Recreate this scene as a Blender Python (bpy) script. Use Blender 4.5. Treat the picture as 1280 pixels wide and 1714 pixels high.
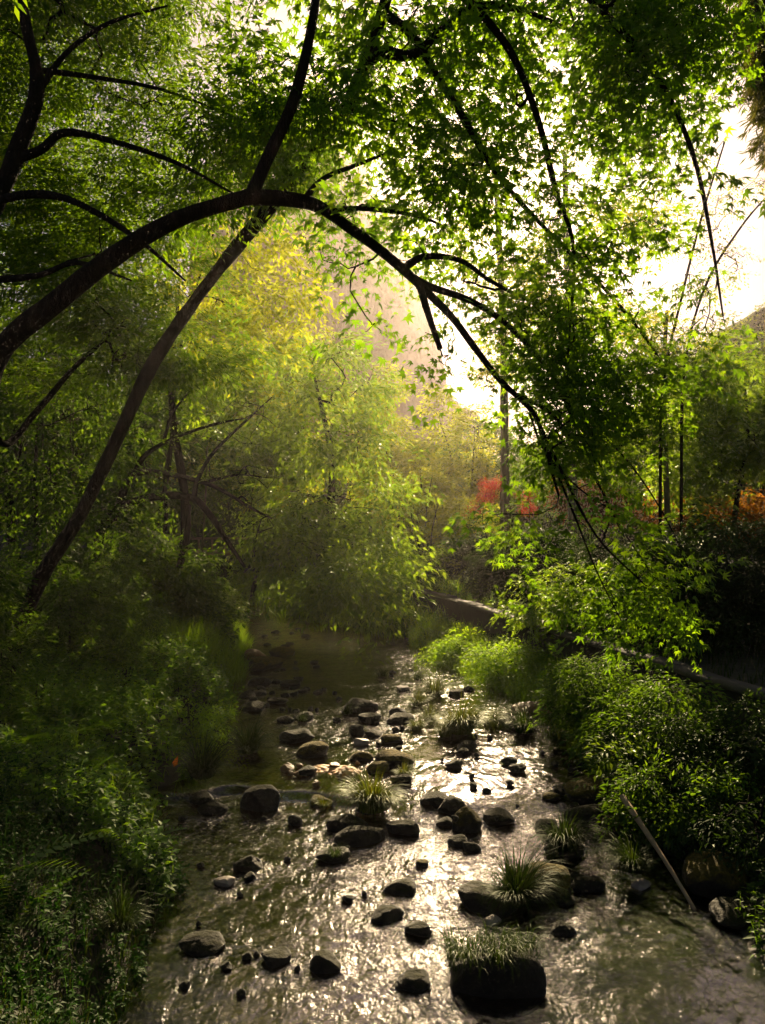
import bpy, math, random
import numpy as np
from mathutils import Vector

for o in list(bpy.data.objects):
    bpy.data.objects.remove(o, do_unlink=True)
scene = bpy.context.scene
COL = scene.collection
RAD = math.radians

# ------------------------------------------------------------------ camera, sky, sun, exposure
H = 3.0            # eye height above the stream
F = 1284.0         # focal length in photo pixels (photo is 1280 x 1714)
cam_d = bpy.data.cameras.new('camera')
cam_d.sensor_fit = 'HORIZONTAL'
cam_d.sensor_width = 36.0
cam_d.lens = 36.0 * F / 1280.0
cam_d.clip_start = 0.05
cam_d.clip_end = 2000.0
cam = bpy.data.objects.new('camera', cam_d)
COL.objects.link(cam)
cam.location = (0, 0, H)
cam.rotation_euler = (RAD(90), 0, 0)
scene.camera = cam

SUN_EL = RAD(23.6)
SUN_AZ = RAD(6.6)      # to the right of the view direction (+Y)
world = bpy.data.worlds.new('World')
scene.world = world
world.use_nodes = True
wn = world.node_tree
wn.nodes.clear()
sky = wn.nodes.new('ShaderNodeTexSky')
sky.sky_type = 'NISHITA'
sky.sun_disc = False
sky.sun_elevation = SUN_EL
sky.sun_rotation = SUN_AZ
sky.altitude = 200
sky.air_density = 1.0
sky.dust_density = 1.4
sky.ozone_density = 0.6
tint = wn.nodes.new('ShaderNodeMix')
tint.data_type = 'RGBA'
tint.blend_type = 'MULTIPLY'
tint.inputs['Factor'].default_value = 1.0
tint.inputs['B'].default_value = (0.37, 0.305, 0.30, 1)
wn.links.new(sky.outputs[0], tint.inputs['A'])
bg = wn.nodes.new('ShaderNodeBackground')
bg.inputs['Strength'].default_value = 0.05
wo = wn.nodes.new('ShaderNodeOutputWorld')
wn.links.new(tint.outputs['Result'], bg.inputs['Color'])
wn.links.new(bg.outputs[0], wo.inputs['Surface'])

sun_dir = Vector((math.sin(SUN_AZ) * math.cos(SUN_EL), math.cos(SUN_AZ) * math.cos(SUN_EL), math.sin(SUN_EL)))
sun_d = bpy.data.lights.new('sun', 'SUN')
sun_d.energy = 5.0
sun_d.angle = RAD(0.6)
sun_d.color = (1.0, 0.76, 0.46)
sun = bpy.data.objects.new('sun', sun_d)
COL.objects.link(sun)
sun.location = sun_dir * 200
sun.rotation_euler = sun_dir.to_track_quat('Z', 'Y').to_euler()

vs = scene.view_settings
vs.view_transform = 'Standard'
vs.look = 'None'
vs.exposure = 2.0
vs.gamma = 1.0
cy = scene.cycles
cy.max_bounces = 7
cy.diffuse_bounces = 4
cy.glossy_bounces = 2
cy.transmission_bounces = 5
cy.transparent_max_bounces = 6
cy.volume_bounces = 0
cy.sample_clamp_indirect = 4.0
cy.sample_clamp_direct = 12.0
cy.caustics_reflective = False
cy.caustics_refractive = False
cy.use_denoising = True

# ------------------------------------------------------------------ helpers
rng = np.random.default_rng(7)


def P(px, py, Y):
    return np.array([(px - 640.0) / F * Y, Y, H - (py - 857.0) / F * Y])


def snoise(p, freq, seed, octaves=3):
    """smooth pseudo-noise in about [-1, 1] as a sum of random sines"""
    p = np.atleast_2d(p).astype(float)
    r = np.random.default_rng(seed)
    out = np.zeros(len(p))
    amp, tot = 1.0, 0.0
    for _ in range(octaves):
        k = 6
        d = r.normal(size=(k, p.shape[1]))
        d /= np.linalg.norm(d, axis=1, keepdims=True)
        ph = r.uniform(0, 6.283, k)
        s = np.sin(p @ (d.T * freq * 3.0) * r.uniform(.7, 1.3, k) + ph).sum(1) / math.sqrt(k) * 0.8
        out += amp * s
        tot += amp
        amp *= 0.5
        freq *= 2.05
    return out / tot


def norm(v):
    v = np.asarray(v, float)
    return v / np.maximum(np.linalg.norm(v, axis=-1, keepdims=True), 1e-9)


class MB:
    def __init__(self):
        self.v, self.q, self.t, self.n = [], [], [], 0
        self.wood_q = 0

    def add(self, V, Q=None, T=None):
        V = np.asarray(V, np.float32)
        if Q is not None and len(Q):
            self.q.append(np.asarray(Q, np.int64) + self.n)
        if T is not None and len(T):
            self.t.append(np.asarray(T, np.int64) + self.n)
        self.v.append(V)
        self.n += len(V)
        return self

    def build(self, name, mat, parent=None, base=None, smooth=False, wood=None):
        V = np.concatenate(self.v) if self.v else np.zeros((0, 3), np.float32)
        if base is None and parent is not None:
            base = np.array(parent.get('_b', (0, 0, 0)))
        if base is not None:
            V = V - np.asarray(base, np.float32)
        me = bpy.data.meshes.new(name)
        me.vertices.add(len(V))
        me.vertices.foreach_set('co', np.ascontiguousarray(V, np.float32).ravel())
        Q = np.concatenate(self.q) if self.q else np.zeros((0, 4), np.int64)
        T = np.concatenate(self.t) if self.t else np.zeros((0, 3), np.int64)
        nl = len(Q) * 4 + len(T) * 3
        me.loops.add(nl)
        me.loops.foreach_set('vertex_index', np.concatenate([Q.ravel(), T.ravel()]).astype(np.int32))
        me.polygons.add(len(Q) + len(T))
        st = np.concatenate([np.arange(len(Q)) * 4, len(Q) * 4 + np.arange(len(T)) * 3]).astype(np.int32)
        me.polygons.foreach_set('loop_start', st)
        if smooth:
            me.polygons.foreach_set('use_smooth', np.ones(len(Q) + len(T), bool))
        me.materials.append(mat)
        if wood is not None:   # the first wood_q faces are twigs
            me.materials.append(wood)
            mi_ = np.zeros(len(Q) + len(T), np.int32); mi_[:self.wood_q] = 1
            me.polygons.foreach_set('material_index', mi_)
        me.update(calc_edges=True)
        o = bpy.data.objects.new(name, me)
        COL.objects.link(o)
        if parent is not None:
            o.parent = parent
        elif base is not None:
            o.location = tuple(float(c) for c in base)
        return o


def tag(o, label=None, cat=None, group=None, kind=None):
    if label: o['label'] = label
    if cat: o['category'] = cat
    if group: o['group'] = group
    if kind: o['kind'] = kind
    return o


def thing(name, label, cat, base, group=None):
    o = bpy.data.objects.new(name, None)
    o.empty_display_size = 0.2
    COL.objects.link(o)
    o.location = tuple(float(c) for c in base)
    o['_b'] = [float(c) for c in base]
    return tag(o, label, cat, group)


def catmull(pts, n_per=6):
    pts = np.asarray(pts, float)
    if len(pts) < 3:
        t = np.linspace(0, 1, n_per * (len(pts) - 1) + 1)[:, None]
        return pts[0] * (1 - t) + pts[-1] * t
    q = np.vstack([2 * pts[0] - pts[1], pts, 2 * pts[-1] - pts[-2]])
    out = []
    for i in range(len(pts) - 1):
        p0, p1, p2, p3 = q[i], q[i + 1], q[i + 2], q[i + 3]
        t = np.linspace(0, 1, n_per, endpoint=False)[:, None]
        out.append(0.5 * (2 * p1 + (p2 - p0) * t + (2 * p0 - 5 * p1 + 4 * p2 - p3) * t ** 2 + (3 * p1 - p0 - 3 * p2 + p3) * t ** 3))
    out.append(pts[-1:])
    return np.vstack(out)


def tube(mb, pts, rad, sides=6, rough=0.0, seed=0):
    pts = np.asarray(pts, float)
    rad = np.broadcast_to(np.asarray(rad, float), (len(pts),))
    n = len(pts)
    tang = norm(np.gradient(pts, axis=0))
    ref = np.array([0.0, 0, 1]) if abs(tang[0][2]) < 0.9 else np.array([1.0, 0, 0])
    u = np.zeros((n, 3))
    cur = norm(np.cross(tang[0], ref))
    for i in range(n):
        cur = cur - tang[i] * np.dot(cur, tang[i])
        cur = cur / max(np.linalg.norm(cur), 1e-9)
        u[i] = cur
    w = np.cross(tang, u)
    a = np.linspace(0, 2 * math.pi, sides, endpoint=False)
    ring = u[:, None, :] * np.cos(a)[None, :, None] + w[:, None, :] * np.sin(a)[None, :, None]
    r = rad[:, None] * np.ones((1, sides))
    if rough:
        base = (pts[:, None, :] + ring * rad[:, None, None]).reshape(-1, 3)
        r = r * (1 + rough * snoise(base, 2.6, seed + 3, 3).reshape(n, sides) + rough * .9 * snoise(pts, .9, seed + 8, 3)[:, None])
    V = pts[:, None, :] + ring * r[:, :, None]
    idx = np.arange(n * sides).reshape(n, sides)
    nx = np.roll(idx, -1, axis=1)
    Q = np.stack([idx[:-1], nx[:-1], nx[1:], idx[1:]], -1).reshape(-1, 4)
    mb.add(V.reshape(-1, 3), Q)


def box(mb, c, s, rz=0.0):
    c, s = np.asarray(c, float), np.asarray(s, float) / 2
    V = np.array([[x, y, z] for z in (-1, 1) for y in (-1, 1) for x in (-1, 1)], float) * s
    ca, sa = math.cos(rz), math.sin(rz)
    V = np.stack([V[:, 0] * ca - V[:, 1] * sa, V[:, 0] * sa + V[:, 1] * ca, V[:, 2]], 1) + c
    mb.add(V, [[0, 2, 3, 1], [4, 5, 7, 6], [0, 1, 5, 4], [2, 6, 7, 3], [0, 4, 6, 2], [1, 3, 7, 5]])


# ---- leaf templates: (verts, quads), base at origin, tip towards +x, face towards +z
def T_lance(w=0.34, fold=0.10, droop=0.12):
    V = [[0, 0, 0], [.35, w * .5, fold], [.42, 0, 0], [.35, -w * .5, fold], [1, 0, -droop]]
    return np.array(V, float), np.array([[0, 2, 4, 1], [0, 3, 4, 2]])


def T_diamond(w=0.42):
    V = [[0, 0, 0], [.45, w * .5, .05], [1, 0, -.08], [.45, -w * .5, .03]]
    return np.array(V, float), np.array([[0, 3, 2, 1]])


def T_maple(seed=0):
    rr_ = np.random.default_rng(seed)
    ang = np.radians(np.array([-84, -42, 0, 42, 84]) + rr_.normal(0, 5, 5))
    ln = np.array([.55, .86, 1.0, .86, .55]) * rr_.uniform(.82, 1.12, 5)
    curl = rr_.uniform(.05, .5)
    V = [[.0, 0, 0]]
    notch_a = np.radians([-112, -63, -21, 21, 63, 112])
    notch_l = [.20, .33, .36, .36, .33, .20]
    for a, l in zip(notch_a, notch_l):
        V.append([math.cos(a) * l, math.sin(a) * l, .03])
    for a, l in zip(ang, ln):
        V.append([math.cos(a) * l, math.sin(a) * l, -curl * l * l + rr_.normal(0, .06)])
    Q = [[0, 1 + k, 7 + k, 2 + k] for k in range(5)]
    return np.array(V, float), np.array(Q)


def T_frond(n=9, w=0.5, wid=.11, arch=.35, taper=1.0):
    """pinnate frond along +x, unit length"""
    V, Q = [], []
    for i in range(n):
        t = (i + .6) / n
        z = -arch * t * t
        l = w * .5 * (math.sin(math.pi * min(1, t * .9 + .12)) ** .8) * (1 - .35 * t * taper)
        for s in (-1, 1):
            b = len(V)
            d = np.array([.42, s * .9, -.12])
            o = np.array([t * .95, 0, z])
            sd = np.array([.9, -s * .42, 0])
            V += [o, o + d * l * .45 + sd * wid * .5 * .6, o + d * l + [0, 0, -.05 * l], o + d * l * .4 - sd * wid * .5 * .6]
            Q.append([b, b + 1, b + 2, b + 3] if s < 0 else [b, b + 3, b + 2, b + 1])
    return np.array(V, float), np.array(Q)


def stamp_arrays(tpl, pos, xdir, up, size):
    TV, TQ = tpl
    pos = np.asarray(pos, float)
    n, k = len(pos), len(TV)
    X = norm(xdir)
    Z = up - X * (up * X).sum(1, keepdims=True)
    Z = norm(Z)
    Y = np.cross(Z, X)
    s = np.broadcast_to(np.asarray(size, float), (n,))[:, None, None]
    V = pos[:, None, :] + s * (TV[None, :, 0:1] * X[:, None, :] + TV[None, :, 1:2] * Y[:, None, :] + TV[None, :, 2:3] * Z[:, None, :])
    Q = TQ[None] + (np.arange(n) * k)[:, None, None]
    return V.reshape(-1, 3), Q.reshape(-1, 4)


def stamp(mb, tpl, pos, xdir, up, size):
    if len(pos) == 0:
        return
    V, Q = stamp_arrays(tpl, pos, xdir, up, size)
    mb.add(V, Q)


def make_spray(leaf, n, length, lsize, r, spread=0.5, droop=0.25, flat=0.25):
    """a leafy twig tip lying along +x"""
    t = np.sort(r.uniform(0.05, 1, n))
    side = np.where(np.arange(n) % 2 == 0, 1.0, -1.0)
    lat = side * r.uniform(0, 1, n) * spread * np.sin(np.clip(t * 2.6 + .35, 0, math.pi)) * length
    pos = np.stack([t * length, lat, -droop * t * t * length + r.normal(0, flat * .22, n) * length], 1)
    a = side * r.uniform(.2, 1.1, n)
    xd = np.stack([np.cos(a), np.sin(a), r.uniform(-.55, .1, n)], 1)
    up = np.stack([r.normal(0, flat, n), r.normal(0, flat, n), np.ones(n)], 1)
    V, Q = stamp_arrays(leaf, pos, xd, up, lsize * r.uniform(.65, 1.2, n))
    return V, Q


def ellipsoid_pts(n, c, rr, r, shell=0.45, nfreq=1.0, thr=-0.25, seed=1):
    out = []
    c, rr = np.asarray(c, float), np.asarray(rr, float)
    while len(out) < n:
        d = norm(r.normal(size=(n * 2, 3)))
        u = r.uniform(shell ** 3, 1, n * 2) ** (1 / 3)
        p = d * u[:, None]
        w = c + p * rr
        k = snoise(w * [1, 1, 2.2], nfreq, seed, 2) > thr + .12
        thr -= .08
        out += list(w[k])
    return np.array(out[:n])


class Tree:
    """trunk polylines plus twigs grown to reach foliage anchors"""

    def __init__(self, seed):
        self.r = np.random.default_rng(seed)
        self.pos, self.par, self.rad, self.fixed, self.tan = [], [], [], [], []
        self.paths, self.trunks = [], []
        self.ends, self.enddir = [], []

    def limb(self, pts, r0, r1, n_per=6, attach=None, wig=0.0):
        p = catmull(pts, n_per)
        if wig:
            p = p + np.stack([snoise(p, .8, int(self.r.integers(1e6)), 2) for _ in range(3)], 1) * wig * np.linspace(0, 1, len(p))[:, None]
        rad = np.linspace(1, 0, len(p)) ** .8 * (r0 - r1) + r1
        b = len(self.pos)
        tg = norm(np.gradient(p, axis=0))
        for i in range(len(p)):
            self.pos.append(p[i]); self.par.append(b + i - 1 if i else -1)
            self.rad.append(rad[i]); self.fixed.append(True); self.tan.append(tg[i])
        self.trunks.append((p, rad))
        return p

    def grow(self, anchors, step=0.22, jit=0.06, rmin=0.004, reach_bias=0.0, start=0, lift=0.0, expo=.5):
        A = np.asarray(anchors, float)
        base = np.array(self.pos[start:])
        dmin = np.array([np.min(((base - a) ** 2).sum(1)) for a in A])
        A = A[np.argsort(dmin)]
        cap = len(self.pos) + len(A) * 60
        pos = np.zeros((cap, 3)); pos[:len(self.pos)] = self.pos
        n = len(self.pos)
        first = n
        for a in A:
            d = np.linalg.norm(pos[start:n] - a, axis=1)
            j = start + int(np.argmin(d + reach_bias * np.maximum(0, pos[start:n, 2] - a[2])))
            p = pos[j]; dist = np.linalg.norm(a - p)
            if dist < 0.05:
                continue
            m = int(min(50, max(3, dist / step)))
            ctrl = p + self.tan[j] * dist * .45 + np.array([0, 0, lift * dist]) + self.r.normal(0, .05, 3) * dist
            t = np.linspace(0, 1, m + 1)[1:, None]
            c = (1 - t) ** 2 * p + 2 * t * (1 - t) * ctrl + t ** 2 * a
            c[:-1] += self.r.normal(0, jit * step, (m - 1, 3)) if m > 1 else 0
            idx = [j]
            prev = p
            for q in c:
                if n >= cap: break
                pos[n] = q
                self.pos.append(q); self.par.append(idx[-1]); self.rad.append(0); self.fixed.append(False)
                self.tan.append(norm(q - prev)); prev = q
                idx.append(n); n += 1
            self.paths.append(idx)
            self.ends.append(a); self.enddir.append(self.tan[-1])
        cnt = np.zeros(n)
        for path in self.paths:
            cnt[path[-1]] += 1
        for i in range(n - 1, -1, -1):
            if self.par[i] >= 0:
                cnt[self.par[i]] += cnt[i]
        for i in range(first, n):
            rr = rmin * max(cnt[i], 1) ** expo
            pr = self.rad[self.par[i]]
            self.rad[i] = min(rr, pr * .92) if pr > 0 else rr
        return self

    def wood(self, mb_trunk, mb_twig, sides=10, tsides=5, rough=0.13):
        for k, (p, r) in enumerate(self.trunks):
            tube(mb_trunk[k], p, r, sides, rough, 11)
        pos = self.pos
        for idx in self.paths:
            pts = np.array([pos[i] for i in idx]); r = np.array([self.rad[i] for i in idx])
            r[0] = min(r[0], r[1] * 1.15)
            if len(pts) < 2: continue
            tube(mb_twig, pts, r, tsides)

    def leaves(self, mb, sprays, size=1.0, per=1, jitter=0.1, updir=0.35, flat=0.5, along=0.0, droop=0.15):
        E, D = np.array(self.ends), np.array(self.enddir)
        if along:
            extra, ed = [], []
            for idx in self.paths:
                for i in idx[len(idx) // 3:-1]:
                    if self.r.random() < along:
                        extra.append(self.pos[i]); ed.append(self.tan[i])
            if extra:
                E = np.vstack([E, extra]); D = np.vstack([D, ed])
        for _ in range(per):
            n = len(E)
            a = self.r.normal(0, .9, n)
            d = D.copy()
            d[:, 2] *= flat
            ca, sa = np.cos(a), np.sin(a)
            x = np.stack([d[:, 0] * ca - d[:, 1] * sa, d[:, 0] * sa + d[:, 1] * ca, d[:, 2] - droop], 1)
            up = np.stack([self.r.normal(0, updir, n), self.r.normal(0, updir, n), np.ones(n)], 1)
            k = self.r.integers(0, len(sprays), n)
            pos = E + self.r.normal(0, jitter, (n, 3))
            sz = size * self.r.uniform(.7, 1.25, n)
            for s in range(len(sprays)):
                m = k == s
                stamp(mb, sprays[s], pos[m], x[m], up[m], sz[m])


# ------------------------------------------------------------------ materials
def mat(name):
    m = bpy.data.materials.new(name)
    m.use_nodes = True
    m.node_tree.nodes.clear()
    return m, m.node_tree.nodes, m.node_tree.links


def N(nodes, t, **kw):
    n = nodes.new(t)
    for k, v in kw.items():
        setattr(n, k, v)
    return n


def ramp(nodes, cols):
    r = nodes.new('ShaderNodeValToRGB')
    e = r.color_ramp.elements
    while len(e) < len(cols): e.new(.5)
    for i, (p, c) in enumerate(cols):
        e[i].position = p; e[i].color = (*c, 1)
    return r


def leaf_mat(name, c_dark, c_mid, c_light, trans=(3.3, 2.9, .42), tw=0.5, gloss=0.022, rough=.48, nscale=.8):
    m, n, l = mat(name)
    geo = N(n, 'ShaderNodeNewGeometry')
    noi = N(n, 'ShaderNodeTexNoise'); noi.inputs['Scale'].default_value = nscale; noi.inputs['Detail'].default_value = 2
    tc = N(n, 'ShaderNodeTexCoord'); l.new(tc.outputs['Object'], noi.inputs['Vector'])
    mx = N(n, 'ShaderNodeMath', operation='MULTIPLY_ADD'); mx.inputs[1].default_value = .55
    sub = N(n, 'ShaderNodeMath', operation='MULTIPLY'); sub.inputs[1].default_value = .5
    l.new(noi.outputs['Fac'], sub.inputs[0])
    l.new(geo.outputs['Random Per Island'], mx.inputs[0]); l.new(sub.outputs[0], mx.inputs[2])
    r = ramp(n, [(.12, c_dark), (.5, c_mid), (.92, c_light)])
    l.new(mx.outputs[0], r.inputs[0])
    dif = N(n, 'ShaderNodeBsdfDiffuse'); l.new(r.outputs[0], dif.inputs['Color'])
    tm = N(n, 'ShaderNodeMix', data_type='RGBA', blend_type='MULTIPLY'); tm.inputs['Factor'].default_value = 1
    tm.inputs['B'].default_value = (*[c for c in trans], 1)
    l.new(r.outputs[0], tm.inputs['A'])
    tr = N(n, 'ShaderNodeBsdfTranslucent'); l.new(tm.outputs['Result'], tr.inputs['Color'])
    a = N(n, 'ShaderNodeMixShader'); a.inputs[0].default_value = tw
    l.new(dif.outputs[0], a.inputs[1]); l.new(tr.outputs[0], a.inputs[2])
    g = N(n, 'ShaderNodeBsdfGlossy'); g.inputs['Roughness'].default_value = rough; g.inputs['Color'].default_value = (.9, .95, .85, 1)
    b = N(n, 'ShaderNodeMixShader')
    lw = N(n, 'ShaderNodeLayerWeight'); lw.inputs['Blend'].default_value = .25
    gm = N(n, 'ShaderNodeMath', operation='MULTIPLY_ADD'); gm.inputs[1].default_value = gloss * 2.0; gm.inputs[2].default_value = gloss * .5
    l.new(lw.outputs['Fresnel'], gm.inputs[0]); l.new(gm.outputs[0], b.inputs[0])
    l.new(a.outputs[0], b.inputs[1]); l.new(g.outputs[0], b.inputs[2])
    o = N(n, 'ShaderNodeOutputMaterial'); l.new(b.outputs[0], o.inputs['Surface'])
    return m


def pbr(name, cols, scale=4, detail=6, rough=.8, bump=.4, bscale=None, stretch=(1, 1, 1), spec=.4, dist=0.05, moss=None, moss_lo=.35, moss_hi=.75, wet=None):
    m, n, l = mat(name)
    tc = N(n, 'ShaderNodeTexCoord')
    mp = N(n, 'ShaderNodeMapping'); mp.inputs['Scale'].default_value = stretch
    l.new(tc.outputs['Object'], mp.inputs['Vector'])
    no = N(n, 'ShaderNodeTexNoise'); no.inputs['Scale'].default_value = scale; no.inputs['Detail'].default_value = detail; no.inputs['Roughness'].default_value = .62
    l.new(mp.outputs[0], no.inputs['Vector'])
    r = ramp(n, cols); l.new(no.outputs['Fac'], r.inputs[0])
    n2 = N(n, 'ShaderNodeTexNoise'); n2.inputs['Scale'].default_value = bscale or scale * 3; n2.inputs['Detail'].default_value = 8; n2.inputs['Roughness'].default_value = .65
    l.new(mp.outputs[0], n2.inputs['Vector'])
    bp = N(n, 'ShaderNodeBump'); bp.inputs['Strength'].default_value = bump; bp.inputs['Distance'].default_value = dist
    l.new(n2.outputs['Fac'], bp.inputs['Height'])
    p = N(n, 'ShaderNodeBsdfPrincipled'); p.inputs['Roughness'].default_value = rough
    p.inputs['Specular IOR Level'].default_value = spec
    l.new(bp.outputs[0], p.inputs['Normal'])
    colour = r.outputs[0]
    if moss:
        ge = N(n, 'ShaderNodeNewGeometry'); sx = N(n, 'ShaderNodeSeparateXYZ'); l.new(ge.outputs['Normal'], sx.inputs[0])
        ad = N(n, 'ShaderNodeMath', operation='MULTIPLY_ADD'); ad.inputs[1].default_value = .9
        l.new(no.outputs['Fac'], ad.inputs[0]); l.new(sx.outputs['Z'], ad.inputs[2])
        mr = N(n, 'ShaderNodeMapRange'); mr.inputs['From Min'].default_value = moss_lo + .45; mr.inputs['From Max'].default_value = moss_hi + .45
        l.new(ad.outputs[0], mr.inputs['Value'])
        mc = ramp(n, [(.3, moss[0]), (.7, moss[1])]); l.new(n2.outputs['Fac'], mc.inputs[0])
        mi = N(n, 'ShaderNodeMix', data_type='RGBA'); l.new(mr.outputs[0], mi.inputs['Factor'])
        l.new(colour, mi.inputs['A']); l.new(mc.outputs[0], mi.inputs['B'])
        colour = mi.outputs['Result']
        rr = N(n, 'ShaderNodeMapRange'); rr.inputs['To Min'].default_value = rough; rr.inputs['To Max'].default_value = .95
        l.new(mr.outputs[0], rr.inputs['Value']); l.new(rr.outputs[0], p.inputs['Roughness'])
    l.new(colour, p.inputs['Base Color'])
    o = N(n, 'ShaderNodeOutputMaterial'); l.new(p.outputs[0], o.inputs['Surface'])
    return m


M = {}
M['maple'] = leaf_mat('maple_leaf', (.026, .062, .007), (.052, .115, .011), (.10, .175, .017), tw=.6)
M['feather'] = leaf_mat('feathery_leaf', (.020, .047, .005), (.040, .088, .008), (.080, .132, .012), tw=.58)
M['bright'] = leaf_mat('bright_leaf', (.040, .085, .012), (.075, .135, .018), (.120, .190, .026), tw=.52, gloss=.05)
M['yellow'] = leaf_mat('yellow_leaf', (.070, .100, .014), (.120, .155, .018), (.180, .200, .026), tw=.6)
M['forest'] = leaf_mat('forest_leaf', (.018, .045, .010), (.036, .078, .014), (.065, .115, .018), tw=.52)
M['shade'] = leaf_mat('shade_tinted_leaf', (.008, .026, .006), (.016, .046, .008), (.030, .072, .012), trans=(1.5, 1.8, .5), tw=.4, gloss=.012)  # darker weed leaf, shade of the near left corner put into its colour
M['hillwood'] = leaf_mat('hill_wood_leaf', (.030, .055, .010), (.060, .095, .016), (.10, .13, .02), tw=.5)
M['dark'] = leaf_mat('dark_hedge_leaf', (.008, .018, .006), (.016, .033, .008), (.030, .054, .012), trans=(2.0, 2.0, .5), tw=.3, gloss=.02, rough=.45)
M['red'] = leaf_mat('red_leaf', (.09, .016, .012), (.17, .032, .018), (.25, .07, .025), trans=(2.2, .9, .5), tw=.55)
M['orange'] = leaf_mat('orange_leaf', (.07, .028, .008), (.14, .06, .010), (.20, .13, .018), trans=(1.9, 1.6, .5), tw=.55)
M['weed'] = leaf_mat('weed_leaf', (.036, .092, .012), (.068, .150, .016), (.11, .20, .022), tw=.5, gloss=.025)
M['grass'] = leaf_mat('grass_blade', (.060, .125, .010), (.105, .20, .015), (.15, .24, .024), tw=.5)
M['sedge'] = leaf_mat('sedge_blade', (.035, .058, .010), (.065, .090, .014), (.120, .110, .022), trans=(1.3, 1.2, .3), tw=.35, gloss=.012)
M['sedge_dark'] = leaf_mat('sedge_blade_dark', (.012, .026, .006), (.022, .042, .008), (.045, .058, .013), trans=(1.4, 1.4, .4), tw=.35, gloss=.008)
M['conifer'] = leaf_mat('conifer_needle', (.020, .028, .016), (.035, .042, .022), (.055, .058, .030), tw=.3)
M['bark'] = pbr('bark', [(.3, (.007, .006, .005)), (.55, (.020, .015, .011)), (.8, (.055, .043, .032))], scale=9, stretch=(1, 1, .35), bump=1.0, bscale=26, rough=.95, spec=.1, dist=.08)
M['bark_pale'] = pbr('bark_pale', [(.3, (.05, .045, .025)), (.6, (.10, .095, .045)), (.8, (.16, .15, .08))], scale=6, stretch=(1, 1, .3), bump=.4, rough=.85, spec=.2)
M['rock'] = pbr('wet_rock', [(.25, (.004, .004, .0035)), (.5, (.010, .009, .007)), (.8, (.030, .025, .019))], scale=5, bump=1.0, bscale=18, rough=.38, spec=.22, moss=((.009, .013, .003), (.026, .026, .005)), moss_lo=.55, moss_hi=1.0)
M['rock_moss'] = pbr('mossy_rock', [(.25, (.005, .0045, .004)), (.5, (.012, .010, .008)), (.8, (.030, .025, .019))], scale=5, bump=1.0, bscale=26, rough=.45, spec=.25, moss=((.020, .022, .004), (.13, .095, .009)), moss_lo=.25, moss_hi=.75)
M['rock_pale'] = pbr('pale_stone', [(.25, (.16, .13, .10)), (.5, (.26, .21, .17)), (.8, (.36, .30, .25))], scale=7, bump=.4, rough=.6)
M['rock_amber'] = pbr('amber_stone', [(.25, (.09, .045, .015)), (.5, (.17, .085, .025)), (.8, (.26, .15, .06))], scale=7, bump=.4, rough=.5)
M['soil'] = pbr('soil', [(.3, (.012, .012, .006)), (.55, (.026, .024, .012)), (.8, (.05, .042, .022))], scale=1.6, bump=.8, bscale=14, rough=.95, spec=.1)
M['stone_wall'] = pbr('stone_wall', [(.3, (.010, .010, .008)), (.6, (.022, .021, .016)), (.8, (.045, .042, .034))], scale=2.5, bump=.8, bscale=12, rough=.9)
M['coping'] = pbr('coping', [(.3, (.035, .034, .026)), (.6, (.065, .06, .05)), (.8, (.11, .10, .085))], scale=3, bump=.4, bscale=14, rough=.85)
M['cliff'] = pbr('cliff', [(.32, (.05, .055, .025)), (.42, (.16, .11, .085)), (.55, (.27, .19, .15)), (.8, (.40, .30, .24))], scale=.16, stretch=(1, 1, .35), bump=1.0, bscale=.35, rough=.95, dist=2.0, spec=.1)
M['hill'] = pbr('wooded_hill', [(.3, (.020, .036, .012)), (.55, (.045, .068, .02)), (.8, (.075, .095, .03))], scale=.25, bump=1.0, bscale=.8, rough=.95, dist=2.0, spec=.05)
M['pole'] = pbr('dry_bamboo', [(.3, (.20, .13, .075)), (.6, (.32, .23, .14)), (.8, (.42, .32, .20))], scale=8, bump=.2, rough=.5)
M['timber'] = pbr('weathered_timber', [(.3, (.10, .07, .05)), (.6, (.18, .13, .095)), (.8, (.26, .20, .15))], scale=6, stretch=(.3, 1, 1), bump=.4, rough=.85)
M['leaf_litter'] = leaf_mat('fallen_leaf', (.22, .06, .02), (.34, .10, .03), (.42, .18, .05), tw=.3)


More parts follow.
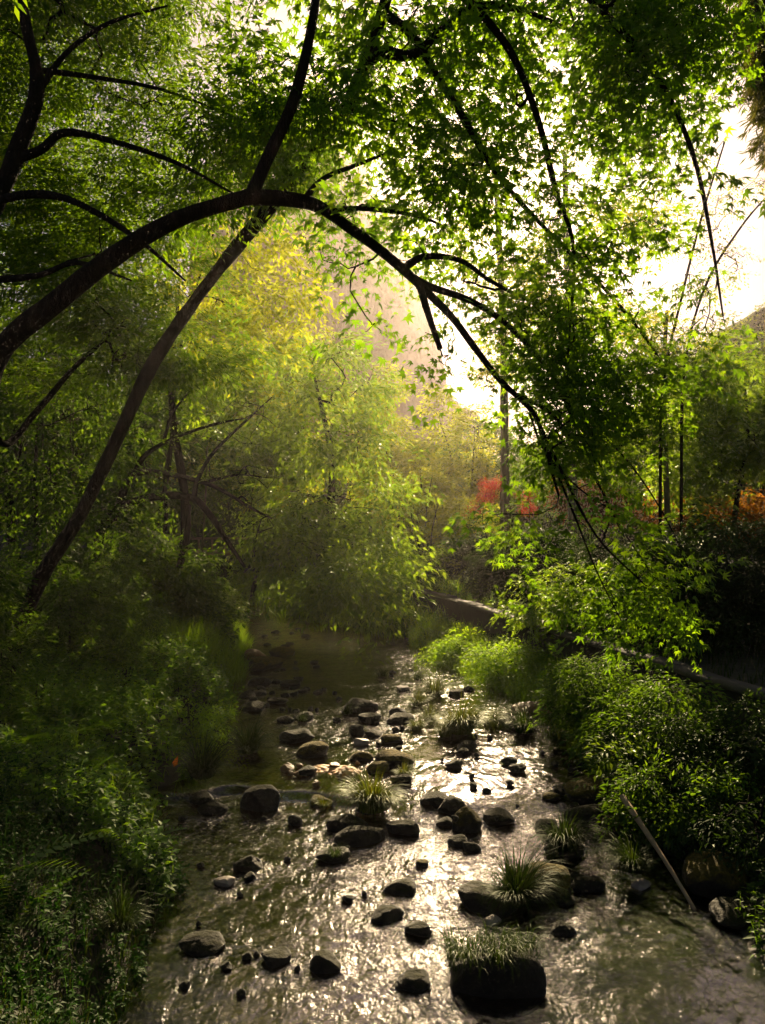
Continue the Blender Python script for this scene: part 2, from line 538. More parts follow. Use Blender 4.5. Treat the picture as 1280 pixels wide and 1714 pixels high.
def bed_mat():
    m, n, l = mat('stream_bed')
    tc = N(n, 'ShaderNodeTexCoord')
    vo = N(n, 'ShaderNodeTexVoronoi'); vo.inputs['Scale'].default_value = 17; l.new(tc.outputs['Object'], vo.inputs['Vector'])
    no = N(n, 'ShaderNodeTexNoise'); no.inputs['Scale'].default_value = 1.3; no.inputs['Detail'].default_value = 5; l.new(tc.outputs['Object'], no.inputs['Vector'])
    r1 = ramp(n, [(.2, (.006, .005, .004)), (.5, (.016, .012, .008)), (.85, (.045, .034, .022))])
    sx = N(n, 'ShaderNodeSeparateColor'); l.new(vo.outputs['Color'], sx.inputs[0])
    mi = N(n, 'ShaderNodeMath', operation='MULTIPLY_ADD'); mi.inputs[1].default_value = .5
    l.new(sx.outputs[0], mi.inputs[0])
    h = N(n, 'ShaderNodeMath', operation='MULTIPLY'); h.inputs[1].default_value = .5; l.new(no.outputs['Fac'], h.inputs[0])
    l.new(h.outputs[0], mi.inputs[2]); l.new(mi.outputs[0], r1.inputs[0])
    bp = N(n, 'ShaderNodeBump', invert=True); bp.inputs['Strength'].default_value = .8; bp.inputs['Distance'].default_value = .04; l.new(vo.outputs['Distance'], bp.inputs['Height'])
    p = N(n, 'ShaderNodeBsdfPrincipled'); p.inputs['Roughness'].default_value = .7
    # a patch of amber gravel in the shallows above the cascade
    ds = N(n, 'ShaderNodeVectorMath', operation='DISTANCE'); l.new(tc.outputs['Object'], ds.inputs[0]); ds.inputs[1].default_value = (-.62, 9.0, -.1)
    pm = N(n, 'ShaderNodeMapRange'); pm.inputs['From Min'].default_value = 1.15; pm.inputs['From Max'].default_value = .45
    da = N(n, 'ShaderNodeMath', operation='MULTIPLY_ADD'); da.inputs[1].default_value = -.6; l.new(no.outputs['Fac'], da.inputs[0]); l.new(ds.outputs['Value'], da.inputs[2])
    db = N(n, 'ShaderNodeMath', operation='ADD'); db.inputs[1].default_value = .3; l.new(da.outputs[0], db.inputs[0]); l.new(db.outputs[0], pm.inputs['Value'])
    ra = ramp(n, [(.2, (.16, .07, .012)), (.5, (.34, .16, .03)), (.85, (.50, .27, .07))]); l.new(mi.outputs[0], ra.inputs[0])
    mxa = N(n, 'ShaderNodeMix', data_type='RGBA'); l.new(pm.outputs[0], mxa.inputs['Factor']); l.new(r1.outputs[0], mxa.inputs['A']); l.new(ra.outputs[0], mxa.inputs['B'])
    l.new(mxa.outputs['Result'], p.inputs['Base Color']); l.new(bp.outputs[0], p.inputs['Normal'])
    # soil away from the water (by height)
    sp = N(n, 'ShaderNodeSeparateXYZ'); l.new(tc.outputs['Object'], sp.inputs[0])
    mr = N(n, 'ShaderNodeMapRange'); mr.inputs['From Min'].default_value = -.09; mr.inputs['From Max'].default_value = -.02; l.new(sp.outputs['Z'], mr.inputs['Value'])
    n3 = N(n, 'ShaderNodeTexNoise'); n3.inputs['Scale'].default_value = 3; n3.inputs['Detail'].default_value = 8; l.new(tc.outputs['Object'], n3.inputs['Vector'])
    r3 = ramp(n, [(.3, (.012, .013, .006)), (.55, (.024, .026, .010)), (.8, (.045, .042, .018))]); l.new(n3.outputs['Fac'], r3.inputs[0])
    p2 = N(n, 'ShaderNodeBsdfPrincipled'); p2.inputs['Roughness'].default_value = .95; l.new(r3.outputs[0], p2.inputs['Base Color'])
    b2 = N(n, 'ShaderNodeBump'); b2.inputs['Strength'].default_value = .8; b2.inputs['Distance'].default_value = .08; l.new(n3.outputs['Fac'], b2.inputs['Height']); l.new(b2.outputs[0], p2.inputs['Normal'])
    inv = N(n, 'ShaderNodeMath', operation='SUBTRACT'); inv.inputs[0].default_value = 1.0; l.new(pm.outputs[0], inv.inputs[1])
    fm = N(n, 'ShaderNodeMath', operation='MULTIPLY'); l.new(inv.outputs[0], fm.inputs[0]); l.new(mr.outputs[0], fm.inputs[1])
    ms = N(n, 'ShaderNodeMixShader'); l.new(fm.outputs[0], ms.inputs[0]); l.new(p.outputs[0], ms.inputs[1]); l.new(p2.outputs[0], ms.inputs[2])
    o = N(n, 'ShaderNodeOutputMaterial'); l.new(ms.outputs[0], o.inputs['Surface'])
    return m


def water_mat():
    m, n, l = mat('stream_water')
    tc = N(n, 'ShaderNodeTexCoord')

    def noise(scale, stretch, detail, distort):
        mp = N(n, 'ShaderNodeMapping'); mp.inputs['Scale'].default_value = stretch; l.new(tc.outputs['Object'], mp.inputs['Vector'])
        no = N(n, 'ShaderNodeTexNoise'); no.inputs['Scale'].default_value = scale; no.inputs['Detail'].default_value = detail
        no.inputs['Distortion'].default_value = distort; no.inputs['Roughness'].default_value = .6
        l.new(mp.outputs[0], no.inputs['Vector'])
        return no
    big = noise(2.6, (1, .8, 1), 2, .6)
    mid = noise(11, (1, .5, 1), 3, 1.8)
    fine = noise(34, (1, .55, 1), 3, 1.2)
    zr = N(n, 'ShaderNodeAttribute'); zr.attribute_name = 'turbulence'
    b1 = N(n, 'ShaderNodeBump'); b1.inputs['Strength'].default_value = .9; b1.inputs['Distance'].default_value = .030; l.new(big.outputs['Fac'], b1.inputs['Height'])
    b2 = N(n, 'ShaderNodeBump'); b2.inputs['Distance'].default_value = .019; l.new(mid.outputs['Fac'], b2.inputs['Height']); l.new(b1.outputs[0], b2.inputs['Normal']); l.new(zr.outputs['Fac'], b2.inputs['Strength'])
    b3 = N(n, 'ShaderNodeBump'); b3.inputs['Distance'].default_value = .004; l.new(fine.outputs['Fac'], b3.inputs['Height']); l.new(b2.outputs[0], b3.inputs['Normal']); l.new(zr.outputs['Fac'], b3.inputs['Strength'])
    fr = N(n, 'ShaderNodeFresnel'); fr.inputs['IOR'].default_value = 2.5; l.new(b3.outputs[0], fr.inputs['Normal'])
    gl = N(n, 'ShaderNodeBsdfGlossy'); gl.inputs['Roughness'].default_value = .04; l.new(b3.outputs[0], gl.inputs['Normal'])
    tp = N(n, 'ShaderNodeBsdfTransparent'); tp.inputs['Color'].default_value = (.70, .54, .34, 1)
    ms = N(n, 'ShaderNodeMixShader'); l.new(fr.outputs[0], ms.inputs[0]); l.new(tp.outputs[0], ms.inputs[1]); l.new(gl.outputs[0], ms.inputs[2])
    # white water at cascade and stones, plus painted reflections on the far reach
    fa = N(n, 'ShaderNodeAttribute'); fa.attribute_name = 'foam_glint'
    fn = noise(13, (1, 1, 1), 5, 1.2)
    fs = N(n, 'ShaderNodeMath', operation='ADD'); l.new(fa.outputs['Fac'], fs.inputs[0]); l.new(fn.outputs['Fac'], fs.inputs[1])
    fr_ = N(n, 'ShaderNodeMapRange'); fr_.inputs['From Min'].default_value = 1.08; fr_.inputs['From Max'].default_value = 1.3; fr_.inputs['To Max'].default_value = .75; l.new(fs.outputs[0], fr_.inputs['Value'])
    fd = N(n, 'ShaderNodeBsdfDiffuse'); fd.inputs['Color'].default_value = (.62, .55, .50, 1); l.new(b3.outputs[0], fd.inputs['Normal'])
    m2 = N(n, 'ShaderNodeMixShader'); l.new(fr_.outputs[0], m2.inputs[0]); l.new(ms.outputs[0], m2.inputs[1]); l.new(fd.outputs[0], m2.inputs[2])
    o = N(n, 'ShaderNodeOutputMaterial'); l.new(m2.outputs[0], o.inputs['Surface'])
    return m


M['bed'] = bed_mat()
M['water'] = water_mat()

# ------------------------------------------------------------------ terrain
EY = np.array([-12, 0, 4.5, 5.2, 6.5, 8.1, 9.8, 11.2, 13.1, 15.9, 18.1, 20.5, 22.3, 25, 29, 34, 45, 60])
EL = np.array([-2.0, -1.6, -1.45, -1.6, -1.8, -2.25, -2.1, -2.2, -2.45, -2.85, -3.2, -3.9, -4.9, -6.2, -7.6, -8.6, -9, -10])
ER = np.array([3.4, 3.0, 2.7, 2.5, 2.45, 2.35, 2.4, 2.4, 1.75, 1.0, .1, -1.9, -3.2, -4.6, -5.9, -6.6, -6.6, -7])
WY = np.array([-12, 5.5, 8.5, 13, 18, 24, 30, 45, 60])
WX = np.array([7.5, 5.05, 4.2, 2.95, 1.55, -.3, -2.2, -3.5, -4])


def edges(y):
    L = np.interp(y, EY, EL); R = np.interp(y, EY, ER)
    L = L + .10 * np.sin(y * 2.3) + .06 * np.sin(y * 5.1 + 1)
    R = R + .10 * np.sin(y * 1.9 + 2) + .06 * np.sin(y * 4.3)
    return L, R


def sstep(x, a, b):
    t = np.clip((x - a) / (b - a), 0, 1)
    return t * t * (3 - 2 * t)


def ground(x, y):
    x = np.asarray(x, float); y = np.asarray(y, float)
    L, R = edges(y)
    W = np.interp(y, WY, WX)
    p = np.stack([x.ravel(), y.ravel()], 1)
    nz = snoise(p, .5, 5, 3).reshape(x.shape)
    n2 = snoise(p, 2.2, 6, 2).reshape(x.shape)
    dl = L - x
    dr = x - R
    mid = np.minimum(x - L, R - x)
    z_bed = -.17 - .10 * sstep(mid, 0, .9) + .05 * n2
    z_bed = z_bed + .345 * np.exp(-(((x + .55) / .55) ** 2 + ((y - 8.95) / .42) ** 2)) * (1 + .18 * n2)
    zl = -.17 + .73 * sstep(dl, -.1, .9) + .25 * sstep(dl, .8, 3) + .17 * np.clip(dl - 4, 0, 60) ** .95
    zl = zl + .12 * nz * sstep(dl, .2, 1.5)
    zr = -.17 + .45 * sstep(dr, -.1, .9) + .10 * n2 * sstep(dr, .1, .6)
    behind = sstep(x - W, .05, .2)
    zr = zr * (1 - behind) + behind * (.93 + .04 * nz + .02 * np.clip(x - W - 3, 0, 100))
    z = np.where(x < L, zl, np.where(x > R, zr, z_bed))
    far = sstep(y, 42, 60)
    z = z * (1 - far) + far * np.maximum(z, .9 + .02 * (y - 45))
    return z


def axis(fine_lo, fine_hi, step, lo, hi, growth=1.16):
    a = list(np.arange(fine_lo, fine_hi + 1e-6, step))
    s, v = step, a[-1]
    while v < hi:
        s *= growth; v = min(v + s, hi); a.append(v)
    s, v = step, a[0]
    while v > lo:
        s *= growth; v = max(v - s, lo); a.insert(0, v)
    return np.array(a)


def grid_mesh(mb, X, Yv, Z):
    ny, nx = Z.shape
    V = np.stack([X, Yv, Z], -1).reshape(-1, 3)
    idx = np.arange(ny * nx).reshape(ny, nx)
    Q = np.stack([idx[:-1, :-1], idx[:-1, 1:], idx[1:, 1:], idx[1:, :-1]], -1).reshape(-1, 4)
    mb.add(V, Q)


gx = axis(-7, 6, .09, -90, 90)
gy = axis(2, 26, .09, -28, 116)
GX, GY = np.meshgrid(gx, gy)
mb = MB(); grid_mesh(mb, GX, GY, ground(GX, GY))
tag(mb.build('ground', M['bed'], smooth=True), kind='structure')



# ------------------------------------------------------------------ far hills and cliff
def ridge(name, m, prof, depth, back, seed, amp, rows=40, cols=160, kind='structure'):
    px = np.array([p[0] for p in prof], float); py = np.array([p[1] for p in prof], float)
    xs = (np.linspace(px[0], px[-1], cols) - 640) / F * depth
    tops = H - (np.interp(np.linspace(px[0], px[-1], cols), px, py) - 857) / F * depth
    mbr = MB()
    t = np.linspace(0, 1, rows)
    X = np.repeat(xs[None], rows, 0)
    Zs = -2 + (tops[None] + 2) * np.sin(t[:, None] * math.pi / 2) ** .8
    Yg = depth - back * (1 - t[:, None]) + 0 * X
    p = np.stack([X.ravel(), Yg.ravel(), Zs.ravel()], 1)
    d = snoise(p, .14, seed, 4).reshape(X.shape) * amp + snoise(p, .8, seed + 1, 2).reshape(X.shape) * amp * .3
    grid_mesh(mbr, X + d * .3, Yg - d, Zs + d * .5)
    t2 = np.linspace(0, 1, 6)[1:]
    Xb = np.repeat((X + d * .3)[-1:], 6, 0)
    grid_mesh(mbr, Xb, np.linspace(0, 1, 6)[:, None] * back * 1.2 + (Yg - d)[-1:], np.linspace(1, 0, 6)[:, None] * (Zs + d * .5)[-1:] - .5 * np.linspace(0, 1, 6)[:, None])
    return tag(mbr.build(name, m, smooth=True), kind=kind)


ridge('hills', M['hill'], [(-700, 480), (-200, 600), (300, 720), (560, 755), (700, 770), (760, 775), (820, 775), (900, 765), (1000, 730), (1100, 655), (1200, 560), (1290, 515), (1500, 430), (1900, 400)], 48, 7, 31, 1.1)
ridge('cliff', M['cliff'], [(330, 300), (400, 215), (480, 172), (545, 190), (598, 255), (648, 335), (692, 435), (720, 540), (745, 640), (800, 700)], 105, 8, 41, 2.6, rows=110)

# the wooded slope of the hills reads as one mass of treetops
rw = np.random.default_rng(5)
hp = [(-700, 480), (-200, 600), (300, 720), (560, 755), (700, 770), (760, 775), (820, 775), (900, 765), (1000, 730), (1100, 655), (1200, 560), (1290, 515), (1500, 430)]
nw = 5200
hx = rw.uniform(500, 1400, nw); ht = rw.uniform(.0, 1, nw)
topz = H - (np.interp(hx, [a for a, _ in hp], [b for _, b in hp]) - 857) / F * 48
WOOD_P = np.stack([(hx - 640) / F * 48, 48 - 7 * (1 - ht) - 1.2 + rw.normal(0, .5, nw), -2 + (topz + 2) * np.sin(ht * math.pi / 2) ** .8 + rw.normal(.1, .35, nw)], 1)
WOOD_P[:, 2] += .5 * snoise(WOOD_P, .35, 9, 2)

# ------------------------------------------------------------------ trees
r0 = np.random.default_rng(3)
S_maple = [make_spray(T_maple(k), 27, .46, .078, r0, .66, .4, .45) for k in range(8)]
S_feather = []
for _ in range(6):
    S_feather.append(make_spray(T_diamond(.30), 44, .42, .085, r0, .5, .3, .3))
LL = T_lance(.36)
LD = T_diamond(.45)
S_lance = [make_spray(LL, 18, .55, .13, r0, .5, .35, .3) for _ in range(5)]
S_far = [make_spray(LD, 16, .8, .22, r0, .6, .25, .35) for _ in range(5)]
S_fine = [make_spray(T_lance(.42), 20, .55, .125, r0, .55, .35, .35) for _ in range(6)]
S_tiny = [make_spray(LD, 22, .6, .09, r0, .55, .3, .35) for _ in range(5)]


mb = MB()
for s_ in S_far:
    k_ = rw.integers(0, len(S_far), nw) == 0
    a_ = rw.uniform(0, 6.28, k_.sum())
    stamp(mb, s_, WOOD_P[k_], np.stack([np.cos(a_), np.sin(a_), rw.uniform(-.5, .2, len(a_))], 1), rw.normal(size=(len(a_), 3)) * .6 + [0, -.3, 1], rw.uniform(.6, 1.2, len(a_)))
tag(mb.build('woods', M['hillwood']), kind='stuff')


def poly_anchor(n, poly, y0, y1, r, thr=-.2, freq=.5, seed=1):
    """anchors whose outline seen from the path is a polygon, spread in depth"""
    poly = np.array(poly, float)
    lo, hi = poly.min(0), poly.max(0)
    out = []
    while len(out) < n:
        q = r.uniform(lo, hi, (n * 3, 2))
        inside = np.zeros(len(q), bool)
        j = len(poly) - 1
        for i in range(len(poly)):
            a, b = poly[i], poly[j]
            c = ((a[1] > q[:, 1]) != (b[1] > q[:, 1])) & (q[:, 0] < (b[0] - a[0]) * (q[:, 1] - a[1]) / (b[1] - a[1] + 1e-9) + a[0])
            inside ^= c
            j = i
        q = q[inside]
        Y = r.uniform(y0, y1, len(q))
        w = np.stack([(q[:, 0] - 640) / F * Y, Y, H - (q[:, 1] - 857) / F * Y], 1)
        k = snoise(w, freq, seed, 3) > thr
        thr -= .08
        out += list(w[k])
    return np.array(out[:n])


def finish(root, T, leafmat, sprays, bark=None, trunk_sides=10, size=1.0, per=1, along=.25, jitter=.08, flat=.4, droop=.2, updir=.5, multi=False):
    bark = bark or M['bark']
    mts, mc = [MB() for _ in T.trunks], MB()
    T.wood(mts, mc, trunk_sides)
    for k, mt in enumerate(mts):
        mt.build('trunk' if k == 0 or multi else 'limb', bark, root, smooth=True)
    mc.wood_q = sum(len(x) for x in mc.q)
    T.leaves(mc, sprays, size, per, jitter, updir, flat, along, droop)
    mc.build('crown', leafmat, root, wood=bark)


# --- the arching tree, root off the left edge
base = np.array([-3.45, 6.2, .7])
A = thing('arching_tree', 'thick dark tree at the left edge whose long bough arches over the stream', 'tree', base)
T = Tree(11)
T.limb([base, (-3.3, 6.1, 2.2), P(-30, 700, 6.0), P(0, 590, 6.0), P(100, 500, 6.0), P(205, 420, 6.1), P(300, 366, 6.2), P(420, 328, 6.3)], .106, .060, 8)
T.limb([P(420, 328, 6.3), P(450, 260, 6.35), P(487, 180, 6.4), P(510, 100, 6.5), P(522, 40, 6.5), P(535, -40, 6.5), P(560, -180, 6.3)], .056, .026)
T.limb([P(410, 330, 6.3), P(470, 332, 6.4), P(530, 345, 6.6), P(590, 385, 6.8), P(650, 430, 7.0), P(700, 475, 7.2), P(755, 530, 7.3), P(800, 590, 7.4), P(840, 640, 7.5), P(895, 695, 7.6), P(915, 760, 7.6), P(935, 830, 7.6)], .064, .011)
T.limb([P(702, 477, 7.2), P(718, 530, 7.2), P(737, 585, 7.25)], .040, .026)
T.limb([P(690, 465, 7.2), P(720, 480, 7.3), P(790, 505, 7.5), P(850, 545, 7.7), P(910, 610, 7.9), P(960, 690, 8.0), P(1010, 790, 8.1)], .042, .010)
T.limb([P(672, 452, 7.1), P(710, 430, 7.3), P(770, 436, 7.5), P(820, 470, 7.7), P(880, 500, 8.0), P(960, 530, 8.3)], .038, .010)
T.limb([P(540, 350, 6.6), P(620, 350, 7.0), P(700, 362, 7.4), P(745, 380, 7.6)], .030, .010)
T.limb([P(505, 340, 6.5), P(540, 300, 6.8), P(600, 275, 7.2), P(670, 248, 7.5)], .030, .008)
T.limb([P(865, 660, 7.55), P(930, 700, 7.7), P(990, 790, 7.8), P(1040, 890, 7.8)], .020, .006)
T.limb([P(900, 705, 7.6), P(945, 800, 7.5), P(1000, 900, 7.4), P(1080, 980, 7.3)], .018, .006)
T.limb([P(930, 640, 7.9), P(975, 740, 7.9), P(1020, 850, 7.8), P(1090, 960, 7.7)], .012, .004)
T.limb([P(915, 750, 7.6), P(960, 860, 7.5), P(1000, 960, 7.4), P(1040, 1040, 7.3)], .012, .004)
T.limb([P(885, 690, 7.6), P(915, 760, 7.8), P(985, 830, 8.0), P(1080, 880, 8.1)], .012, .004)
T.limb([P(960, 690, 8.0), P(1040, 760, 8.1), P(1110, 860, 8.1), P(1160, 970, 8.0)], .012, .004)
start = 55
an = np.vstack([
    poly_anchor(120, [(560, 320), (700, 330), (830, 400), (960, 500), (1030, 640), (960, 700), (860, 640), (770, 540), (700, 500), (600, 420)], 6.6, 8.6, T.r, .22, .8, 2),
    poly_anchor(10, [(520, 380), (600, 420), (690, 480), (760, 580), (730, 640), (650, 600), (560, 520)], 6.4, 7.6, T.r, .15, .8, 3),
    poly_anchor(110, [(880, 620), (1120, 560), (1180, 700), (1160, 900), (1130, 1050), (1040, 1070), (960, 960), (910, 800)], 7.0, 8.8, T.r, .25, .8, 4),
    poly_anchor(45, [(820, 850), (1000, 800), (1100, 950), (1150, 1040), (1000, 1040), (880, 960)], 7.2, 8.6, T.r, .0, .8, 5),
])
T.grow(an, .16, .12, .0042, .15, start, .05)
finish(A, T, M['maple'], S_maple, size=1.0, per=1, along=.25, flat=.5, droop=.2, updir=.3)

# --- the leaning tree that crosses it
base = P(-5, 1095, 9.5); base[2] = ground(base[0], base[1]) - .1
B = thing('leaning_tree', 'slim dark tree rising diagonally from the left bank and crossing the arching bough', 'tree', base)
T = Tree(12)
T.limb([base, P(60, 985, 9.4), P(135, 860, 9.2), P(200, 725, 9.0), P(255, 610, 8.8), P(325, 505, 8.5), P(395, 415, 8.2), P(470, 325, 7.9), P(535, 245, 7.6), P(578, 182, 7.4), P(612, 105, 7.2), P(640, 20, 7.0), P(668, -90, 6.8), P(700, -260, 6.6)], .090, .034, 8)
T.limb([P(612, 105, 7.2), P(640, 88, 7.1), P(690, 92, 7.0), P(740, 50, 6.9), P(790, 14, 6.9), P(850, 12, 7.0), P(930, 40, 7.2), P(1020, 90, 7.4)], .055, .012)
T.limb([P(640, 20, 7.0), P(690, 60, 7.0), P(730, 125, 7.1), P(780, 205, 7.2), P(830, 290, 7.3), P(900, 370, 7.5), P(980, 450, 7.7), P(1060, 540, 7.8), P(1130, 640, 7.8)], .040, .008)
T.limb([P(668, -90, 6.8), P(760, -20, 6.8), P(850, 80, 6.9), P(900, 200, 7.1), P(930, 320, 7.2), P(960, 420, 7.3), P(950, 600, 7.3)], .045, .008)
T.limb([P(700, -200, 6.6), P(850, -120, 6.7), P(1000, 10, 6.8), P(1100, 130, 7.0), P(1160, 260, 7.2), P(1190, 400, 7.3), P(1210, 530, 7.4)], .045, .007)
T.limb([P(578, 182, 7.4), P(640, 200, 7.6), P(700, 215, 7.8), P(740, 218, 8.0)], .022, .007)
an = np.vstack([
    poly_anchor(140, [(600, -150), (1000, -150), (1170, 0), (1120, 140), (1010, 200), (1000, 400), (900, 420), (820, 330), (740, 200), (640, 160)], 6.0, 8.4, T.r, .25, .8, 12),
    poly_anchor(64, [(860, 280), (1040, 230), (1120, 330), (1190, 480), (1220, 560), (1150, 640), (1020, 640), (920, 520)], 6.6, 8.4, T.r, .25, .8, 13),
    poly_anchor(90, [(1000, 0), (1190, -50), (1210, 180), (1180, 420), (1100, 420), (1040, 200)], 6.6, 8.2, T.r, .1, .8, 14),
    poly_anchor(70, [(420, -40), (640, -40), (620, 180), (520, 260), (440, 200), (390, 100)], 6.6, 8.0, T.r, .0, .8, 15),
    poly_anchor(42, [(610, 140), (780, 180), (820, 330), (700, 350), (620, 280)], 6.8, 8.4, T.r, .1, 1.2, 18),
    poly_anchor(80, [(600, -30), (840, -30), (880, 180), (800, 330), (700, 200), (630, 150)], 6.4, 8.2, T.r, .2, .8, 17),
    poly_anchor(70, [(560, -700), (1300, -700), (1200, -160), (600, -160)], 4.5, 7.0, T.r, -.3, .7, 16),
])
T.grow(an, .16, .12, .0034, .1, 60, .05)
finish(B, T, M['maple'], S_maple, size=1.08, per=1, along=.26, flat=.5, droop=.2, updir=.3)

# --- feathery tree high on the left
base = np.array([-4.4, 7.6, .9])
D = thing('feathery_tree', 'dark many-limbed tree with feathery leaves filling the top of the left bank', 'tree', base)
T = Tree(13)
T.limb([base, (-4.2, 7.5, 3.0), P(-60, 480, 7.3), P(0, 325, 7.2), P(25, 262, 7.2), P(62, 150, 7.1), P(45, 50, 7.0), P(20, -60, 6.9)], .115, .04)
T.limb([P(22, 268, 7.2), P(70, 250, 7.2), P(110, 222, 7.2), P(200, 240, 7.2), P(300, 275, 7.2), P(400, 330, 7.1)], .045, .008)
T.limb([P(66, 150, 7.1), P(110, 90, 7.1), P(180, 40, 7.0), P(280, 10, 6.8)], .035, .008)
T.limb([P(-5, 335, 7.2), P(60, 325, 7.0), P(130, 340, 6.8), P(230, 400, 6.6), P(310, 470, 6.5)], .045, .008)
T.limb([P(-40, 470, 7.3), P(60, 462, 7.2), P(130, 440, 7.0), P(220, 470, 6.9)], .04, .008)
T.limb([P(70, 118, 7.1), P(160, 130, 7.3), P(270, 150, 7.5), P(380, 190, 7.6)], .03, .007)
T.limb([P(20, -60, 6.9), P(120, -160, 6.5), P(300, -260, 6.0)], .04, .01)
T.limb([P(-70, 560, 7.4), P(0, 740, 8.5), P(60, 690, 9.2), P(120, 620, 9.8), P(182, 562, 10.2)], .05, .02)
an = np.vstack([
    poly_anchor(620, [(-120, -80), (330, -80), (360, 60), (560, 250), (540, 330), (400, 330), (250, 400), (100, 500), (-120, 500)], 7.3, 10.2, T.r, -.25, .6, 21),
    poly_anchor(240, [(-60, 380), (300, 380), (420, 480), (520, 560), (330, 620), (150, 640), (-60, 640)], 9.3, 11.2, T.r, -.05, .6, 22),
    poly_anchor(170, [(-120, -80), (330, -80), (330, 60), (300, 330), (100, 420), (-120, 400)], 8.5, 11.5, T.r, -.2, .6, 24),
    ellipsoid_pts(110, (-3.2, 2.2, 7.6), (4.0, 4.2, 1.3), T.r, .2, .5, -.5, 23),  # unseen overhead part of the crown, added to shade the near bank
])
T.grow(an, .18, .12, .0034, .1, 12, .08)
finish(D, T, M['feather'], S_feather, size=1.0, per=2, along=.3, flat=.4, droop=.12)


# --- generic tree
def tree(name, label, x, y, h, crowns, leafmat, sprays, seed, trunk_r=.12, lean=(0, 0), n=110, bark=None, size=1.0, per=2, along=.25, thr=-.15, freq=.5, group=None, cat='tree', step=.3, twig=.006, stems=1, shell=.45, droop=.22, flat=.45):
    z = float(ground(np.array([x]), np.array([y]))[0]) - .1
    root = thing(name, label, cat, (x, y, z), group)
    T = Tree(seed)
    for s in range(stems):
        sp = 0 if stems == 1 else min(.5, .14 * h)
        ox, oy = T.r.normal(0, sp, 2)
        b = np.array([x + ox * .25, y + oy * .25, z])
        top = np.array([x + lean[0] + ox * 1.2, y + lean[1] + oy * 1.2, z + h * T.r.uniform(.86, 1.0)])
        m1 = b + (top - b) * .33 + T.r.normal(0, .03 * h, 3) * [1, 1, 0] - np.array([lean[0], lean[1], 0]) * .08
        m2 = b + (top - b) * .66 + T.r.normal(0, .03 * h, 3) * [1, 1, 0]
        T.limb([b, m1, m2, top], trunk_r / math.sqrt(stems), trunk_r * .15, 8)
    A_ = []
    tot = sum(np.prod(c[1]) ** (2 / 3) for c in crowns)
    for k, (c, rr) in enumerate(crowns):
        A_.append(ellipsoid_pts(max(6, int(n * np.prod(rr) ** (2 / 3) / tot)), np.array(c, float), rr, T.r, shell, freq, thr, seed * 7 + k))
    an = np.vstack(A_)
    an = an[an[:, 2] > ground(an[:, 0], an[:, 1]) + .08]
    T.grow(an, step, .1, twig, .2, 2, .05)
    finish(root, T, leafmat, sprays, bark, 8, size, per, along, .12 * size, flat, droop, multi=stems > 1)
    return root


def C(px, py, Y, rx, ry, rz):
    return (P(px, py, Y), (rx, ry, rz))


# --- bright overhanging tree in the middle
def W(px, Y):
    return (px - 640) / F * Y


tree('overhanging_tree', 'bright sunlit tree drooping low over the bend of the stream', W(545, 21), 21, 6.6,
     [C(560, 660, 21, 1.5, 1.6, 1.7), C(565, 800, 19.5, 1.8, 1.7, 1.6), C(560, 930, 18, 1.7, 1.5, 1.2), C(610, 1010, 16.6, 1.0, 1.0, .75), C(480, 880, 19, 1.2, 1.2, 1.2), C(640, 960, 17.6, .8, .9, .8)],
     M['bright'], S_lance, 101, .16, (-.2, -1.5), 300, size=1.4, per=2, along=.35, thr=-.05, freq=.7, twig=.005, droop=.35, flat=.6)

# --- trees of the far end of the valley
g_far = 'sunlit trees beyond the bend'
tree('glowing_tree', 'tall glowing yellow-green tree just left of the bare cliff', W(500, 30), 30, 11.5,
     [C(470, 640, 30, 2.8, 2.2, 2.6), C(540, 700, 29, 2.2, 2, 2.2), C(440, 760, 30, 2.5, 2, 2)], M['yellow'], S_fine, 111, .2, (0, 0), 170, size=1.7, per=2, thr=-.2)
def tiers(px, Y, py0, py1, w0, w1, n_, seed):
    """flat leafy layers of a tiered tree, narrow at the top"""
    r = np.random.default_rng(seed)
    out = []
    for k in range(n_):
        t = (k + .5) / n_
        w = w0 + (w1 - w0) * t
        out.append(C(px + r.uniform(-.5, .5) * w / Y * F * .7, py0 + (py1 - py0) * t, Y + r.uniform(-.5, .5) * w, w * r.uniform(.6, 1), w * .7, .16))
    return out


tree('layered_tree', 'pale yellow-green tree with flat layered boughs below the cliff', W(655, 34), 34, 8.4,
     tiers(645, 34, 605, 830, .6, 2.0, 13, 1), M['yellow'], S_far, 112, .08, (0, 0), 260, size=.85, per=2, thr=-.6, shell=.1)
tree('layered_tree', 'taller layered tree standing right of the pale layered tree below the cliff', W(735, 36), 36, 7.4,
     tiers(735, 36, 640, 840, .6, 1.9, 12, 2), M['yellow'], S_far, 113, .08, (0, 0), 150, size=.85, per=2, thr=-.6, shell=.1)
tree('layered_tree', 'small lime layered tree between the pale layered tree and the red maple', W(700, 30), 30, 4.6,
     tiers(702, 30, 740, 860, .4, 1.4, 9, 3), M['yellow'], S_far, 119, .06, (0, 0), 140, size=.65, per=2, thr=-.6, shell=.1)
tree('layered_tree', 'layered yellow-green tree directly behind the red maple shrub', W(795, 33), 33, 6.6,
     tiers(790, 33, 675, 840, .5, 1.6, 10, 4), M['yellow'], S_far, 120, .07, (0, 0), 130, size=.75, per=2, thr=-.6, shell=.1)
tree('rounded_tree', 'darker rounded green tree at the foot of the right hill behind the red shrub', W(800, 40), 40, 7.5,
     [C(800, 760, 40, 2.0, 1.8, 1.8), C(850, 775, 40, 1.9, 1.8, 1.5)], M['forest'], S_far, 114, .2, (0, 0), 150, size=1.1, per=2)
